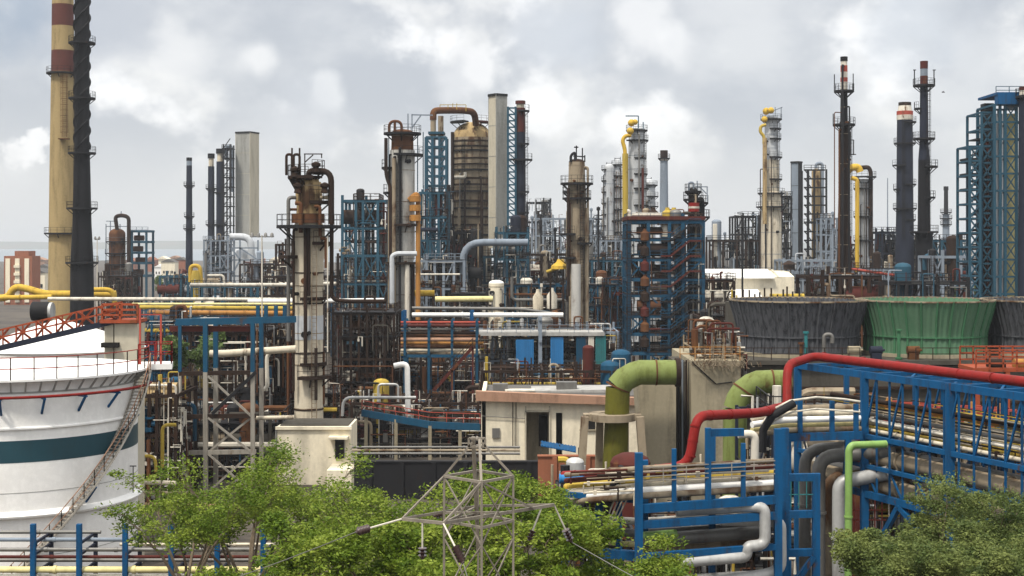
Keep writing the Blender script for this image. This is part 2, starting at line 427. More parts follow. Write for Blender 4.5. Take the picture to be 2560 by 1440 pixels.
# ------------------------------------------------------------------ tall slender things of the skyline
def interp(prof, py):
    for (a, ra), (b2, rb) in zip(prof[:-1], prof[1:]):
        if a <= py <= b2: return ra + (rb - ra) * (py - a) / max(1e-6, b2 - a)
    return prof[-1][1] if py > prof[-1][0] else prof[0][1]
def tower(name, label, cat, px, Y, secs, plats=(), lad=None, group=None, n=20, pm='dark_steel', corr=0., cap=True, wob=0):
    cx, cy = X(px, Y), Y
    t = thing(name, label, cat, (cx, cy, 0), group)
    allp = []; low = max(range(len(secs)), key=lambda i: secs[i][2][-1][0])
    for part, mat, prof in secs:
        pr = []
        if wob:
            q = []
            for (a, ra), (b2, rb) in zip(prof[:-1], prof[1:]):
                k = max(1, int((b2 - a) / 7))
                for i in range(k): q.append((a + (b2 - a) * i / k, (ra + (rb - ra) * i / k) + wob * (1 if i % 4 in (1, 2) else -.6)))
            q.append(prof[-1]); prof = q
        for py, r in reversed(prof): pr.append((S(r, Y), max(0, Z(py, Y))))
        if part == secs[low][0] and prof is secs[low][2] and pr[0][1] > .05: pr.insert(0, (pr[0][0], 0.))
        m = MB().lathe(cx, cy, pr, n, corr=corr); m.build(part, mat, t); allp += list(prof)
    allp.sort()
    if n >= 16 and name != 'steel_stack' and name != 'chimney':
        rq = random.Random(int(px * 7 + Y)); m = MB(); py = allp[0][0] + 8
        while py < allp[-1][0] and Z(py, Y) > 1:
            r = S(interp(allp, py), Y); m.ring(cx, cy, Z(py, Y), r * .97, r + .035, .10, n); py += rq.uniform(3., 6.) / Y * F
        m.build('girth_band', 'brown_shell' if Y < 320 else 'bluegrey', t)
        for k in range(5):
            py = allp[0][0] + (allp[-1][0] - allp[0][0]) * rq.uniform(.05, .8); r = S(interp(allp, py), Y); a = R(rq.uniform(215, 325)); dv = Vector((math.cos(a), math.sin(a), 0))
            c = Vector((cx, cy, Z(py, Y))) + dv * (r - .1); MB().tube([c, c + dv * .55, c + dv * .56, c + dv * .7], .34 if k % 2 else .2, 10).build('manway', rq.choice(['dark_rust', 'dark_steel', 'rust']), t)
        for k in range(4):
            a = R(rq.uniform(195, 345)); r = S(interp(allp, allp[-1][0]), Y) + .35; p0 = rq.uniform(.02, .3); p1 = rq.uniform(.5, 1.)
            pa, pb = allp[0][0] + (allp[-1][0] - allp[0][0]) * p0, allp[0][0] + (allp[-1][0] - allp[0][0]) * p1
            ra = S(interp(allp, pa), Y); dv = Vector((math.cos(a), math.sin(a), 0)); za, zb_ = Z(pa, Y), max(0, Z(pb, Y)); c = Vector((cx, cy, 0))
            MB().tube([c + dv * (ra - .1) + Vector((0, 0, za)), c + dv * (r + .25) + Vector((0, 0, za)), c + dv * (r + .25) + Vector((0, 0, zb_))], rq.choice([.09, .14, .2]), 8, .4).build('riser', rq.choice(['dark_rust', 'rust', 'brown_shell', 'dull_silver', 'dark_steel']), t)
    for p in plats:
        py, rp = p[0], p[1]; a0, a1 = (p[2], p[3]) if len(p) > 3 else (0, 360)
        platform(t, cx, cy, Z(py, Y), S(interp(allp, py), Y), S(rp, Y), a0, a1, pm, pm, n=16)
    if lad:
        for (py0, py1, off) in lad: ladder(t, cx + S(off, Y), cy - S(interp(allp, (py0 + py1) / 2), Y) * .9 - .5, max(0, Z(py1, Y)), Z(py0, Y))
    return t, cx, cy
def sub(t, name, mat, pts, rp, Y, bend=1.0, n=8):
    return px_tube([(a, b2, Y) if len(c) == 0 else (a, b2, c[0]) for a, b2, *c in pts], rp, Y, n, bend).build(name, mat, t)
def bars(t, name, mat, segs, wp, Y):
    m = MB()
    for (x0, y0, x1, y1) in segs: m.beam(P(x0, y0, Y), P(x1, y1, Y), S(wp, Y))
    return m.build(name, mat, t)

# the pair of chimneys on the left
Y = 305
t, cx, cy = tower('chimney', 'tall cream concrete chimney with red-brown bands behind the black stack', 'chimney', 157, Y,
    [('shaft', 'cream_concrete', [(180, 28.2), (440, 32), (790, 36), (900, 38)]),
     ('painted_band', 'band_brown', [(127, 27.4), (180, 28.2)]), ('shaft', 'cream_concrete', [(66, 26.8), (127, 27.4)]),
     ('painted_band', 'band_brown', [(12, 26.2), (66, 26.8)]), ('shaft', 'cream_concrete', [(-50, 25.6), (12, 26.2)]),
     ('painted_band', 'band_brown', [(-110, 25), (-50, 25.6)])], [(182, 40), (582, 45)], None, n=32)
ladder(t, X(172, Y), Y - S(30, Y) - .4, Z(345, Y), Z(190, Y), 1.0, 'rust')
m = MB(); m.box(P(172, 350, Y) + Vector((0, -S(30, Y) - .6, 0)), (2.2, 1.4, .2)); m.build('landing', 'rust', t)
Y = 275
t, cx, cy = tower('steel_stack', 'tall black steel stack with wavy wind strakes in front of the banded chimney', 'stack', 205, Y,
    [('shaft', 'black_steel', [(385, 19), (440, 20.5), (560, 23), (655, 28), (860, 30)])],
    [(106, 33), (244, 33), (381, 34), (519, 38), (655, 40)], [(100, 860, -8)], n=28, pm='dark_steel')
pr = [(S(18 + (.7 if False else 0), Y), Z(385 - i * 6, Y)) for i in range(82)]
MB().lathe(cx, cy, pr, 24).build('shaft', 'black_steel', t)
for k in range(3):
    m = MB(); pts = []
    for i in range(150):
        a = k * 2 * PI / 3 + i * .135; z = Z(372, Y) + i * .2 * 1.02
        pts.append((cx + S(19, Y) * math.cos(a), cy + S(19, Y) * math.sin(a), z))
    m.tube(pts, .24, 6); m.build('strake', 'black_steel', t)

# thin dark stacks left of centre
Y = 480
tower('steel_stack', 'thin dark stack standing alone left of the twin stacks', 'stack', 473, Y,
    [('shaft', 'navy_steel', [(414, 7), (660, 9), (740, 9)]), ('tip', 'black_steel', [(394, 7.2), (402, 7.2)]), ('pale_ring', 'bluegrey', [(402, 6.8), (414, 7)])],
    [(463, 14), (540, 13), (570, 15)], n=14)
for i, (px, top, r) in enumerate(((528, 384, 8), (551, 372, 10))):
    t, cx, cy = tower('steel_stack', ('shorter' if i == 0 else 'taller') + ' of the twin dark stacks beside the grey duct stack', 'stack', px, Y,
        [('shaft', 'navy_steel', [(top + 32, r), (700, r + 1), (740, r + 1)]), ('neck', 'beige_shell', [(top + 12, r * .8), (top + 32, r * .8)]), ('tip', 'black_steel', [(top, r * 1.1), (top + 12, r * 1.1)])],
        [(470 + 10 * i, r + 6), (560, r + 6), (630, r + 6)], n=14, group=None)
t = thing('stair_tower', 'open steel frame with landings squeezed between the twin dark stacks and the grey duct stack', 'frame', (X(571, Y), Y, 0))
m = MB()
for px in (563, 580):
    for dy in (-3, 3): m.beam((X(px, Y), Y + dy, 0), (X(px, Y), Y + dy, Z(362, Y)), .45)
for i in range(13):
    z = Z(372 + 24 * i, Y); m.box((X(571, Y), Y, z), (S(24, Y), 6.4, .3))
    m.beam((X(563, Y), Y - 3, z), (X(580, Y), Y - 3, z + S(24, Y)), .25)
m.build('frame', 'dark_steel', t)
m = MB()
for i in range(13): MB().rail([(X(559, Y), Y - 3.2, Z(372 + 24 * i, Y)), (X(584, Y), Y - 3.2, Z(372 + 24 * i, Y))], 1.2, 2, .12).build('railing', 'dark_steel', t)
MB().tube([P(566, 400, Y), P(566, 366, Y), P(578, 366, Y), P(578, 480, Y)], .7, 8, 2).build('pipe', 'bluegrey', t)
def duct(name, label, pxa, pxb, pxc, top, bot, Y, ml, mr, cat='duct stack'):
    """square sheet-clad stack turned so that two faces show: left face pxa..pxb, right face pxb..pxc"""
    a, c = S(pxb - pxa, Y), S(pxc - pxb, Y)
    ang = math.atan2(c, a)
    s = math.hypot(a, c); zt, zb = Z(top, Y), max(0, Z(bot, Y)); bx = X(pxb, Y)
    p0 = Vector((bx, Y, 0)); ul = Vector((-a, a * math.tan(PI / 2 - ang) * 0 + c, 0)); ur = Vector((c, a, 0))
    t = thing(name, label, cat, (bx, Y + 3, 0))
    z0, z1 = Vector((0, 0, zb)), Vector((0, 0, zt))
    c4 = [p0, p0 + ur, p0 + ur + ul, p0 + ul]
    m = MB(); m.add([q + z0 for q in c4] + [q + z1 for q in c4], [(0, 1, 5, 4), (1, 2, 6, 5), (2, 3, 7, 6), (3, 0, 4, 7), (3, 2, 1, 0)])
    m.build('casing', ml, t, smooth=0)
    MB().prism([(0, 0), (1, 0), (1, 1), (0, 1)], c4[0] + z0 + Vector((.02, -.02, 0)), c4[1] - c4[0], z1 - z0, (.06, -.06, 0)).build('right_face', mr, t, smooth=0)  # right face gets a tone of its own, apart from the casing
    m = MB(); k = int((zt - zb) / 6)
    for i in range(1, k):
        z = Vector((0, 0, zb + (zt - zb) * i / k))
        for q0, q1 in zip(c4, c4[1:] + c4[:1]): m.beam(q0 + z, q1 + z, .10)
    for q in c4: m.beam(q + z0, q + z1, .14)
    m.build('seam', mr, t)
    m = MB()
    for q0, q1 in zip(c4, c4[1:] + c4[:1]): m.beam(q0 + z1, q1 + z1, .5)
    m.build('rim', 'dark_steel', t)
    return t
duct('duct_stack', 'grey flat-sided duct stack with a pale right face beside the twin dark stacks', 586, 625, 640, 330, 590, 480, 'sheet_grey', 'sheet_beige')
duct('duct_stack', 'tallest beige flat-sided duct stack rising beside the big brown vessel', 1221, 1240, 1267, 236, 620, 300, 'sheet_beige', 'sheet_grey')
Y = 470
t = thing('flue_duct', 'big pale flue duct bending down under the grey duct stack', 'duct', (X(610, Y), Y, 0))
MB().tube([P(575, 592, Y), P(628, 592, Y), P(628, 700, Y), Vector((X(628, Y), Y, 0))], S(9, Y), 14, 4).build('pipe', 'pale_shell', t)
m = MB()
for (x0, y0, x1, y1) in ((578, 600, 578, 740), (600, 600, 600, 740), (645, 600, 645, 740), (578, 650, 645, 650), (578, 620, 645, 620), (578, 620, 600, 650), (600, 650, 578, 690), (578, 690, 645, 690), (600, 620, 645, 650), (645, 650, 600, 690)):
    m.beam(P(x0, y0, Y - 4), P(x1, y1, Y - 4), .5)
m.build('frame', 'bluegrey', t)
m = MB(); m.lathe(X(600, Y), Y + 6, [(4.2, 0), (4.2, 12), (4.2, Z(640, Y))] + dome(4.2, Z(640, Y), 3), 18); m.build('vessel', 'pale_shell', t)

# stained column with the big round gallery (left of centre)
Y = 150
t, cx, cy = tower('distillation_column', 'rust-stained beige column with a wide round gallery rising from the small cream hut', 'column', 772, Y,
    [('top_shell', 'ochre_shell', [(455, 30), (460, 33), (505, 33), (512, 30), (556, 32)]),
     ('shell', 'beige_shell', [(556, 33), (570, 40), (640, 40), (652, 37), (788, 35)]),
     ('pale_patch', 'pale_shell', [(788, 36), (848, 36)]),
     ('shell', 'beige_shell', [(848, 35), (1062, 36)]), ('skirt', 'concrete', [(1062, 38), (1170, 38)])],
    [(563, 81)], None, n=32)
platform(t, cx, cy, Z(440, Y), 1.2, S(52, Y), 100, 290, 'dark_rust', 'dark_rust')
m = MB(); m.ring(cx, cy, Z(440, Y) - .01, .2, S(34, Y), .2, 20); m.build('platform', 'dark_rust', t)
m = MB()
for a in (150, 180, 210, 240): m.beam((cx + S(50, Y) * math.cos(R(a)), cy + S(50, Y) * math.sin(R(a)), Z(441, Y)), (cx + S(29, Y) * math.cos(R(a)), cy + S(29, Y) * math.sin(R(a)), Z(478, Y)), .3)
m.build('bracket', 'dark_rust', t)
m = MB(); m.lathe(cx, cy, [(S(27, Y), Z(456, Y))] + [(r, z) for r, z in dome(S(27, Y), Z(456, Y), S(16, Y))], 20); m.build('dome', 'ochre_shell', t)
for (xa, xb) in ((716, 730), (734, 749)):
    sub(t, 'vent_pipe', 'dark_rust', [(xa, 438), (xa, 386), (xb, 386), (xb, 438)], 3.4, Y - 1, .8)
    sub(t, 'vent_pipe', 'dark_rust', [(xb, 388), (xb, 370)], 2.2, Y - 1)
bars(t, 'davit_crane', 'dark_rust', [(762, 440, 762, 384), (760, 385, 806, 385), (763, 405, 783, 387), (804, 385, 804, 395)], 2.6, Y)
sub(t, 'overhead_pipe', 'dark_rust', [(772, 450), (772, 427), (828, 427), (828, 560)], 7.5, Y - 1.4, 1.6, 12)
sub(t, 'downcomer_pipe', 'dark_rust', [(829, 556), (829, 750), (870, 753), (965, 753)], 5.2, Y - 1.4, 2.2, 10)
sub(t, 'side_pipe', 'brown_shell', [(800, 494), (826, 494)], 4.5, Y - 1.2)
sub(t, 'reflux_pipe', 'dark_rust', [(771, 566, Y - 2), (771, 740, Y - 2)], 5, Y - 2)
ladder(t, X(792, Y), Y - S(36, Y) - .45, Z(1050, Y), Z(580, Y), .5, 'brown_shell', cage=False)
sub(t, 'white_pipe', 'white_pipe', [(819, 590), (819, 880)], 1.6, Y - 2.2)
platform(t, cx, cy, Z(428, Y), .6, S(40, Y), 290, 420, 'dark_rust', 'dark_rust')
platform(t, cx, cy, Z(502, Y), S(33, Y), S(54, Y), 280, 420, 'dark_rust', 'dark_rust')
platform(t, cx, cy, Z(604, Y), S(40, Y), S(58, Y), 290, 420, 'dark_rust', 'dark_rust')
for (pa, qa, rr_) in ((800, 560, 4), (752, 552, 5), (815, 640, 4)): sub(t, 'branch_pipe', 'rust', [(pa - 14, qa - 44), (pa, qa - 44), (pa, qa + 30)], rr_, Y - 2, .8)
for (va, vb) in ((738, 430), (790, 418), (812, 470), (745, 470)):
    q = P(va, vb, Y - 1.6); MB().lathe(q.x, q.y, [(.1, q.z - .6), (.45, q.z - .5), (.3, q.z), (.5, q.z + .15), (.5, q.z + .4), (.1, q.z + .6)], 10).build('valve', 'dark_rust', t)
m = MB()
for k in range(10):
    a = R(190 + 16 * k); m.box((cx + S(37, Y) * math.cos(a), cy + S(37, Y) * math.sin(a), Z(546, Y)), (.5, .5, 1.0), a)
m.build('valve', 'rust', t)
platform(t, cx, cy, Z(638, Y), S(40, Y), S(76, Y), 150, 235, 'dark_rust', 'dark_rust')
sub(t, 'side_pipe', 'dark_rust', [(733, 602), (733, 640)], 5, Y - 1.8)
for py, w0 in ((742, 46), (905, 46), (937, 60)): platform(t, cx, cy, Z(py, Y), S(34, Y), S(w0, Y), 250, 380, 'dark_rust', 'dark_rust', n=14)
m = MB()
for py in (680, 756, 880, 1020): m.ring(cx, cy, Z(py, Y), S(33, Y), S(interp([(556, 41), (640, 41), (652, 37.6), (788, 36.6), (848, 36), (1062, 37)], py) + .3, Y), .14, 30)
m.build('weld_band', 'dark_rust', t)
sub(t, 'side_pipe', 'dark_rust', [(790, 870, Y - 2), (790, 1000, Y - 2)], 4, Y)
sub(t, 'side_pipe', 'rust', [(808, 880), (808, 1010)], 4, Y)

# grey column with round crown (x about 1005)
Y = 220
t, cx, cy = tower('distillation_column', 'grey column with rusty neck, round crown gallery and brown side pipes left of the blue lattice', 'column', 1006, Y,
    [('neck', 'rust', [(332, 27), (376, 28)]), ('shell', 'grey_shell', [(376, 31), (640, 31), (655, 27), (780, 26), (1000, 26)])],
    [(332, 47), (385, 53, 250, 400)], [(390, 640, -4)], n=28)
m = MB(); m.lathe(cx, cy, [(S(27, Y), Z(332, Y))] + dome(S(27, Y), Z(331, Y), S(8, Y)), 20); m.build('dome', 'rust', t)
sub(t, 'vent_pipe', 'rust', [(973, 334), (973, 303), (1004, 303), (1004, 334)], 3.6, Y - 1.5, 1.4)
sub(t, 'vent_pipe', 'rust', [(987, 334), (987, 305)], 3.2, Y - 1.5)
bars(t, 'davit_crane', 'bluegrey', [(1030, 332, 1030, 286), (1029, 287, 1082, 288), (1031, 318, 1052, 289), (1020, 330, 1020, 284)], 3, Y)
bars(t, 'ladder_frame', 'blue_far', [(972, 335, 972, 470), (1044, 335, 1044, 480), (1058, 330, 1058, 470)], 2.4, Y)
sub(t, 'brown_pipe', 'brown_shell', [(985, 395), (985, 770)], 5, Y - 2.2)
sub(t, 'dark_pipe', 'dark_rust', [(965, 345), (965, 440), (977, 470), (977, 800)], 4.5, Y - 1.8, 1.)
sub(t, 'rusty_pipe', 'orange_rust', [(1022, 500), (1045, 480), (1045, 640), (1045, 800)], 6, Y - 1.6, 1.6)
for py in (497, 520, 545): m = MB(); m.lathe(X(1040, Y), Y - 2, [(.1, Z(py + 9, Y)), (.9, Z(py + 8, Y)), (.9, Z(py - 6, Y)), (.1, Z(py - 8, Y))], 12); m.build('valve', 'orange_rust', t)
platform(t, cx, cy, Z(418, Y), S(31, Y), S(52, Y), 150, 220)
platform(t, cx, cy, Z(480, Y), S(31, Y), S(48, Y), 150, 220)
platform(t, cx, cy, Z(655, Y), S(27, Y), S(44, Y), 150, 400, 'dark_rust', 'dark_rust')
platform(t, cx, cy, Z(560, Y), S(31, Y), S(50, Y), 250, 400, 'dark_rust', 'dark_rust')
sub(t, 'header_pipe', 'pale_shell', [(980, 760), (980, 640), (992, 634), (1042, 634)], 6, Y - 3, 1.5)
sub(t, 'side_pipe', 'white_pipe', [(1018, 660), (1018, 800)], 6, Y - 2)
sub(t, 'side_pipe', 'dark_rust', [(1032, 660), (1032, 830)], 5, Y - 1)

# blue lattice with twin brown pipes, overhead line and the big brown vessel
Y = 300
t = thing('pipe_support_tower', 'blue lattice tower carrying two upright pipes left of the big brown vessel', 'tower', (X(1092, Y), Y, 0))
m = MB(); xa, xb = 1066, 1117
for px in (xa, 1083, 1100, xb):
    for dy in (-2.5, 2.5): m.beam((X(px, Y), Y + dy, 0), (X(px, Y), Y + dy, Z(345, Y)), .5)
for i in range(16):
    py = 345 + 24 * i
    for dy in (-2.5, 2.5): m.beam((X(xa, Y), Y + dy, Z(py, Y)), (X(xb, Y), Y + dy, Z(py, Y)), .4)
    m.beam((X(xa, Y), Y - 2.5, Z(py, Y)), (X(1083, Y), Y - 2.5, Z(py + 24, Y)), .28); m.beam((X(1100, Y), Y - 2.5, Z(py + 24, Y)), (X(xb, Y), Y - 2.5, Z(py, Y)), .28)
m.build('frame', 'blue_far', t)
m = MB(); m.box((X(1092, Y), Y, Z(334, Y)), (S(40, Y), 5, .5)); m.build('platform', 'blue_far', t)
for px in (1083, 1103):
    m = px_tube([(px, 345, Y - 1), (px, 600, Y - 1)], 6, Y, 12); m.build('pipe', 'bluegrey', t)
t = thing('overhead_line', 'thick rust-brown pipe arching from the blue lattice tower onto the big vessel', 'pipe', (X(1092, Y), Y, Z(334, Y)))
for px, top in ((1083, 290), (1102, 290)): px_tube([(px, 346, Y - 1), (px, top, Y - 1)], 7, Y, 12).build('riser', 'brown_shell', t)
px_tube([(1083, 300, Y - 1), (1083, 277, Y - 1), (1110, 276, Y), (1160, 276, Y + 3), (1186, 280, Y + 6), (1190, 312, Y + 8)], 8.5, Y, 14, 4).build('arch', 'rust', t)
bars(t, 'handrail', 'yellow_dull', [(1100, 262, 1165, 262), (1100, 262, 1100, 274), (1120, 262, 1120, 274), (1142, 258, 1142, 274), (1165, 262, 1165, 278), (1132, 258, 1132, 270)], 1.6, Y)
Y = 312
t, cx, cy = tower('reactor_vessel', 'fat brown banded vessel with a domed head against the tall beige duct stack', 'vessel', 1180, Y,
    [('shell', 'brown_shell', [(345, 48), (480, 48), (484, 46), (620, 46), (860, 46)])],
    [(376, 52, 130, 400), (424, 53, 130, 400), (477, 53, 130, 400), (519, 52, 130, 400), (585, 53, 130, 400)], [(350, 700, -20)], n=36)
m = MB(); m.lathe(cx, cy, [(S(48, Y), Z(345, Y))] + dome(S(48, Y), Z(345, Y), S(40, Y), 7), 32); m.build('dome', 'ochre_shell', t)
m = MB()
for py in (352, 365, 395, 410, 445, 460, 500, 540, 560, 600): m.ring(cx, cy, Z(py, Y), S(45, Y), S(49.2, Y), .35, 32)
m.build('stiffener', 'dark_rust', t)
platform(t, cx, cy, Z(304, Y), 2, S(55, Y), 160, 250, 'dark_steel', 'dark_steel')
platform(t, cx, cy, Z(304, Y), 2, S(46, Y), 280, 390, 'maroon', 'maroon')
sub(t, 'side_pipe', 'white_pipe', [(1136, 443), (1163, 443), (1163, 430)], 4, Y - 5, 1)
sub(t, 'side_pipe', 'dark_rust', [(1131, 330), (1131, 640)], 4, Y - 2)
sub(t, 'side_pipe', 'brown_shell', [(1148, 520), (1148, 700)], 3.5, Y - 5)
sub(t, 'side_pipe', 'dark_rust', [(1205, 480), (1205, 700)], 3.5, Y - 5)
Y = 298
t = thing('lattice_tower', 'narrow blue lattice between the beige duct stack and the brown-black stack', 'tower', (X(1279, Y), Y, 0))
m = MB()
for px in (1270, 1289):
    for dy in (-1.2, 1.2): m.beam((X(px, Y), Y + dy, 0), (X(px, Y), Y + dy, Z(268, Y)), .45)
for i in range(22):
    py = 270 + 16 * i; m.beam(P(1270, py, Y - 1.2), P(1289, py, Y - 1.2), .32); m.beam(P(1270, py, Y - 1.2), P(1289, py + 16, Y - 1.2), .25)
m.build('frame', 'blue_far', t)
tower('steel_stack', 'brown-black stack with a pale ring under its rim next to the beige duct stack', 'stack', 1301, Y,
    [('shaft', 'maroon', [(270, 12), (330, 13), (331, 12)]), ('shaft', 'navy_steel', [(331, 12.5), (620, 14), (700, 14)]), ('pale_ring', 'sheet_beige', [(260, 10), (270, 10)]), ('tip', 'maroon', [(252, 12.5), (260, 12.5)])],
    [(276, 23, 250, 380), (358, 22, 250, 380), (398, 30, 200, 380), (478, 22, 250, 380), (530, 22, 250, 380)], [(280, 600, 14)], n=18)

# column H
Y = 230
t, cx, cy = tower('distillation_column', 'brown column with two close round galleries standing between the beige duct stack and the yellow-piped column', 'column', 1442, Y,
    [('top_shell', 'brown_shell', [(405, 20), (452, 21)]), ('shell', 'brown_shell', [(452, 22), (560, 25), (600, 24)]), ('lower_shell', 'brown_shell', [(600, 21), (700, 20), (860, 20)])],
    [(457, 41), (494, 36), (583, 42, 150, 260), (642, 44, 150, 260), (606, 40, 270, 390)], [(460, 700, 12)], n=26)
m = MB(); m.lathe(cx, cy, [(S(20, Y), Z(405, Y))] + dome(S(20, Y), Z(405, Y), S(8, Y)), 20); m.build('dome', 'dark_rust', t)
sub(t, 'vent_pipe', 'dark_steel', [(1427, 405), (1427, 388), (1438, 380), (1438, 408)], 3.4, Y - 1, .9)
bars(t, 'mast', 'dark_steel', [(1441, 405, 1441, 364), (1435, 368, 1446, 368), (1456, 405, 1456, 370), (1462, 405, 1462, 388), (1433, 390, 1462, 392)], 3, Y)
sub(t, 'side_pipe', 'dark_rust', [(1421, 470), (1421, 740)], 4, Y - 2)
sub(t, 'side_pipe', 'brown_shell', [(1467, 520), (1467, 860)], 5, Y - 1)
sub(t, 'side_pipe', 'grey_shell', [(1440, 660), (1440, 860)], 12, Y - 2.5, n=14)
platform(t, cx, cy, Z(478, Y), S(22, Y), S(36, Y), 140, 220)
# far grey pair behind
Y = 430
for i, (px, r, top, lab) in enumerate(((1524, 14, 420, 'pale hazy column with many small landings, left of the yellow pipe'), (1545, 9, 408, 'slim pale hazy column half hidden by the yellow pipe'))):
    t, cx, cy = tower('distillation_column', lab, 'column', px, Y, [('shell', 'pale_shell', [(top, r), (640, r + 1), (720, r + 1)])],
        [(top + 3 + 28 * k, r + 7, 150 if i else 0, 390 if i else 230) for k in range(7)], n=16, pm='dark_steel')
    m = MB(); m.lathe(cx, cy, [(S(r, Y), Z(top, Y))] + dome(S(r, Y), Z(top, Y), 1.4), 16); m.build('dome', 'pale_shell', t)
    bars(t, 'railing', 'dark_steel', [(px - 8, top, px - 8, top - 14), (px + 6, top, px + 6, top - 16), (px - 8, top - 12, px + 6, top - 12)], 1.4, Y)
# column J with yellow pipe
Y = 335
t, cx, cy = tower('distillation_column', 'grey column crowned by yellow elbows with a long yellow pipe down its left side', 'column', 1592, Y,
    [('shell', 'pale_shell', [(322, 20), (420, 22), (560, 24), (760, 24)])],
    [(325, 27), (350, 29, 200, 400), (394, 24, 250, 400), (434, 27, 250, 400), (470, 30, 250, 400), (512, 30, 250, 400)], [(330, 540, 18)], n=22)
for (px, py, r) in ((1576, 310, 9), (1573, 330, 9), (1585, 308, 7)):
    m = MB(); m.lathe(X(px, Y), Y - 3, [(.1, Z(py + r, Y))] + [(S(r, Y) * math.sin(PI * k / 8), Z(py, Y) - S(r, Y) * math.cos(PI * k / 8)) for k in range(1, 8)] + [(.1, Z(py - r, Y))], 14); m.build('vent_head', 'yellow', t)
sub(t, 'yellow_pipe', 'yellow', [(1578, 338), (1562, 340), (1556, 352), (1562, 372), (1563, 390)], 5, Y - 3, 1.6, 10)
sub(t, 'yellow_pipe', 'yellow_dull', [(1563, 384), (1563, 740)], 7.5, Y - 3, n=12)
sub(t, 'side_pipe', 'maroon', [(1607, 420), (1607, 640)], 3, Y - 3)
bars(t, 'davit_crane', 'blue_far', [(1596, 322, 1596, 290), (1564, 290, 1596, 290), (1608, 325, 1608, 305)], 2.4, Y)
Y = 420
t, cx, cy = tower('distillation_column', 'short pale column standing between the yellow-piped column and the slim dark stack', 'column', 1622, Y,
    [('shell', 'pale_shell', [(460, 16), (600, 17), (720, 17)])], [(462, 22), (490, 24, 250, 400), (515, 24, 250, 400)], n=16)
m = MB(); m.lathe(cx, cy, [(S(16, Y), Z(460, Y))] + dome(S(16, Y), Z(460, Y), 1.6), 16); m.build('dome', 'pale_shell', t)
bars(t, 'mast', 'dark_steel', [(1612, 460, 1612, 445), (1628, 460, 1628, 443), (1612, 447, 1628, 447)], 1.6, Y)
tower('steel_stack', 'slim dark stack with a red-brown tip behind the blue stair structure', 'stack', 1660, Y - 20,
    [('shaft', 'bluegrey', [(402, 9.5), (540, 11), (720, 12)]), ('pale_ring', 'white_pipe', [(397, 9), (402, 9)]), ('tip', 'dark_rust', [(376, 9.5), (397, 9.5)])], [(395, 15)], n=16)
# column on the blue structure
Y = 236
t, cx, cy = tower('distillation_column', 'small double column with round landings rising from the right end of the blue stair structure', 'column', 1733, Y,
    [('shell', 'dark_rust', [(478, 12), (560, 14), (760, 14)])], [(477, 21), (497, 25)], n=18)
MB().lathe(X(1757, Y), Y + 3, [(S(11, Y), 0), (S(11, Y), Z(505, Y))] + dome(S(11, Y), Z(505, Y), 1), 18).build('shell', 'dark_steel', t)
platform(t, X(1757, Y), Y + 3, Z(504, Y), S(11, Y), S(20, Y)); platform(t, X(1757, Y), Y + 3, Z(540, Y), S(11, Y), S(24, Y))
m = MB(); m.lathe(cx, cy, [(S(12, Y), Z(478, Y))] + dome(S(12, Y), Z(478, Y), S(10, Y)), 16); m.build('dome', 'dark_steel', t)
m = MB(); m.lathe(X(1730, Y), Y - 2.5, [(.9, Z(530, Y)), (.9, Z(508, Y))], 14); m.build('red_drum', 'red', t)
m = MB(); m.ring(X(1730, Y), Y - 2.5, Z(517, Y), .88, .93, .35, 14); m.build('white_band', 'white_pipe', t)
bars(t, 'davit_crane', 'bluegrey', [(1768, 502, 1768, 466), (1738, 467, 1768, 467), (1750, 468, 1766, 484), (1722, 476, 1722, 456), (1743, 476, 1743, 452)], 2.6, Y)
sub(t, 'vent_pipe', 'bluegrey', [(1722, 478), (1722, 456), (1734, 456), (1734, 478)], 2.6, Y - .5, .8)
# column O
Y = 365
t, cx, cy = tower('distillation_column', 'tall beige-grey stepped column with a yellow head right of the blue stair structure', 'column', 1928, Y,
    [('shell', 'pale_shell', [(292, 16), (360, 17), (400, 17)]), ('shell', 'beige_shell', [(400, 19), (480, 20), (482, 24), (640, 26), (800, 26)])],
    [(297, 27), (321, 25, 250, 400), (346, 25, 250, 400), (392, 27, 250, 400), (447, 27, 250, 400), (482, 34), (516, 38)], [(300, 480, 14)], n=22)
for (px, py, r) in ((1912, 280, 9), (1924, 278, 8), (1908, 300, 8)):
    m = MB(); m.lathe(X(px, Y), Y - 2, [(.1, Z(py + r, Y))] + [(S(r, Y) * math.sin(PI * k / 8), Z(py, Y) - S(r, Y) * math.cos(PI * k / 8)) for k in range(1, 8)] + [(.1, Z(py - r, Y))], 12); m.build('vent_head', 'yellow', t)
sub(t, 'yellow_pipe', 'yellow_dull', [(1915, 312), (1902, 315), (1900, 330), (1910, 340), (1910, 360)], 4, Y - 3, 1.3)
sub(t, 'side_pipe', 'ochre_shell', [(1912, 345), (1912, 560)], 5.5, Y - 3)
bars(t, 'davit_crane', 'bluegrey', [(1938, 297, 1938, 268), (1936, 276, 1956, 268), (1953, 268, 1953, 300)], 2, Y)
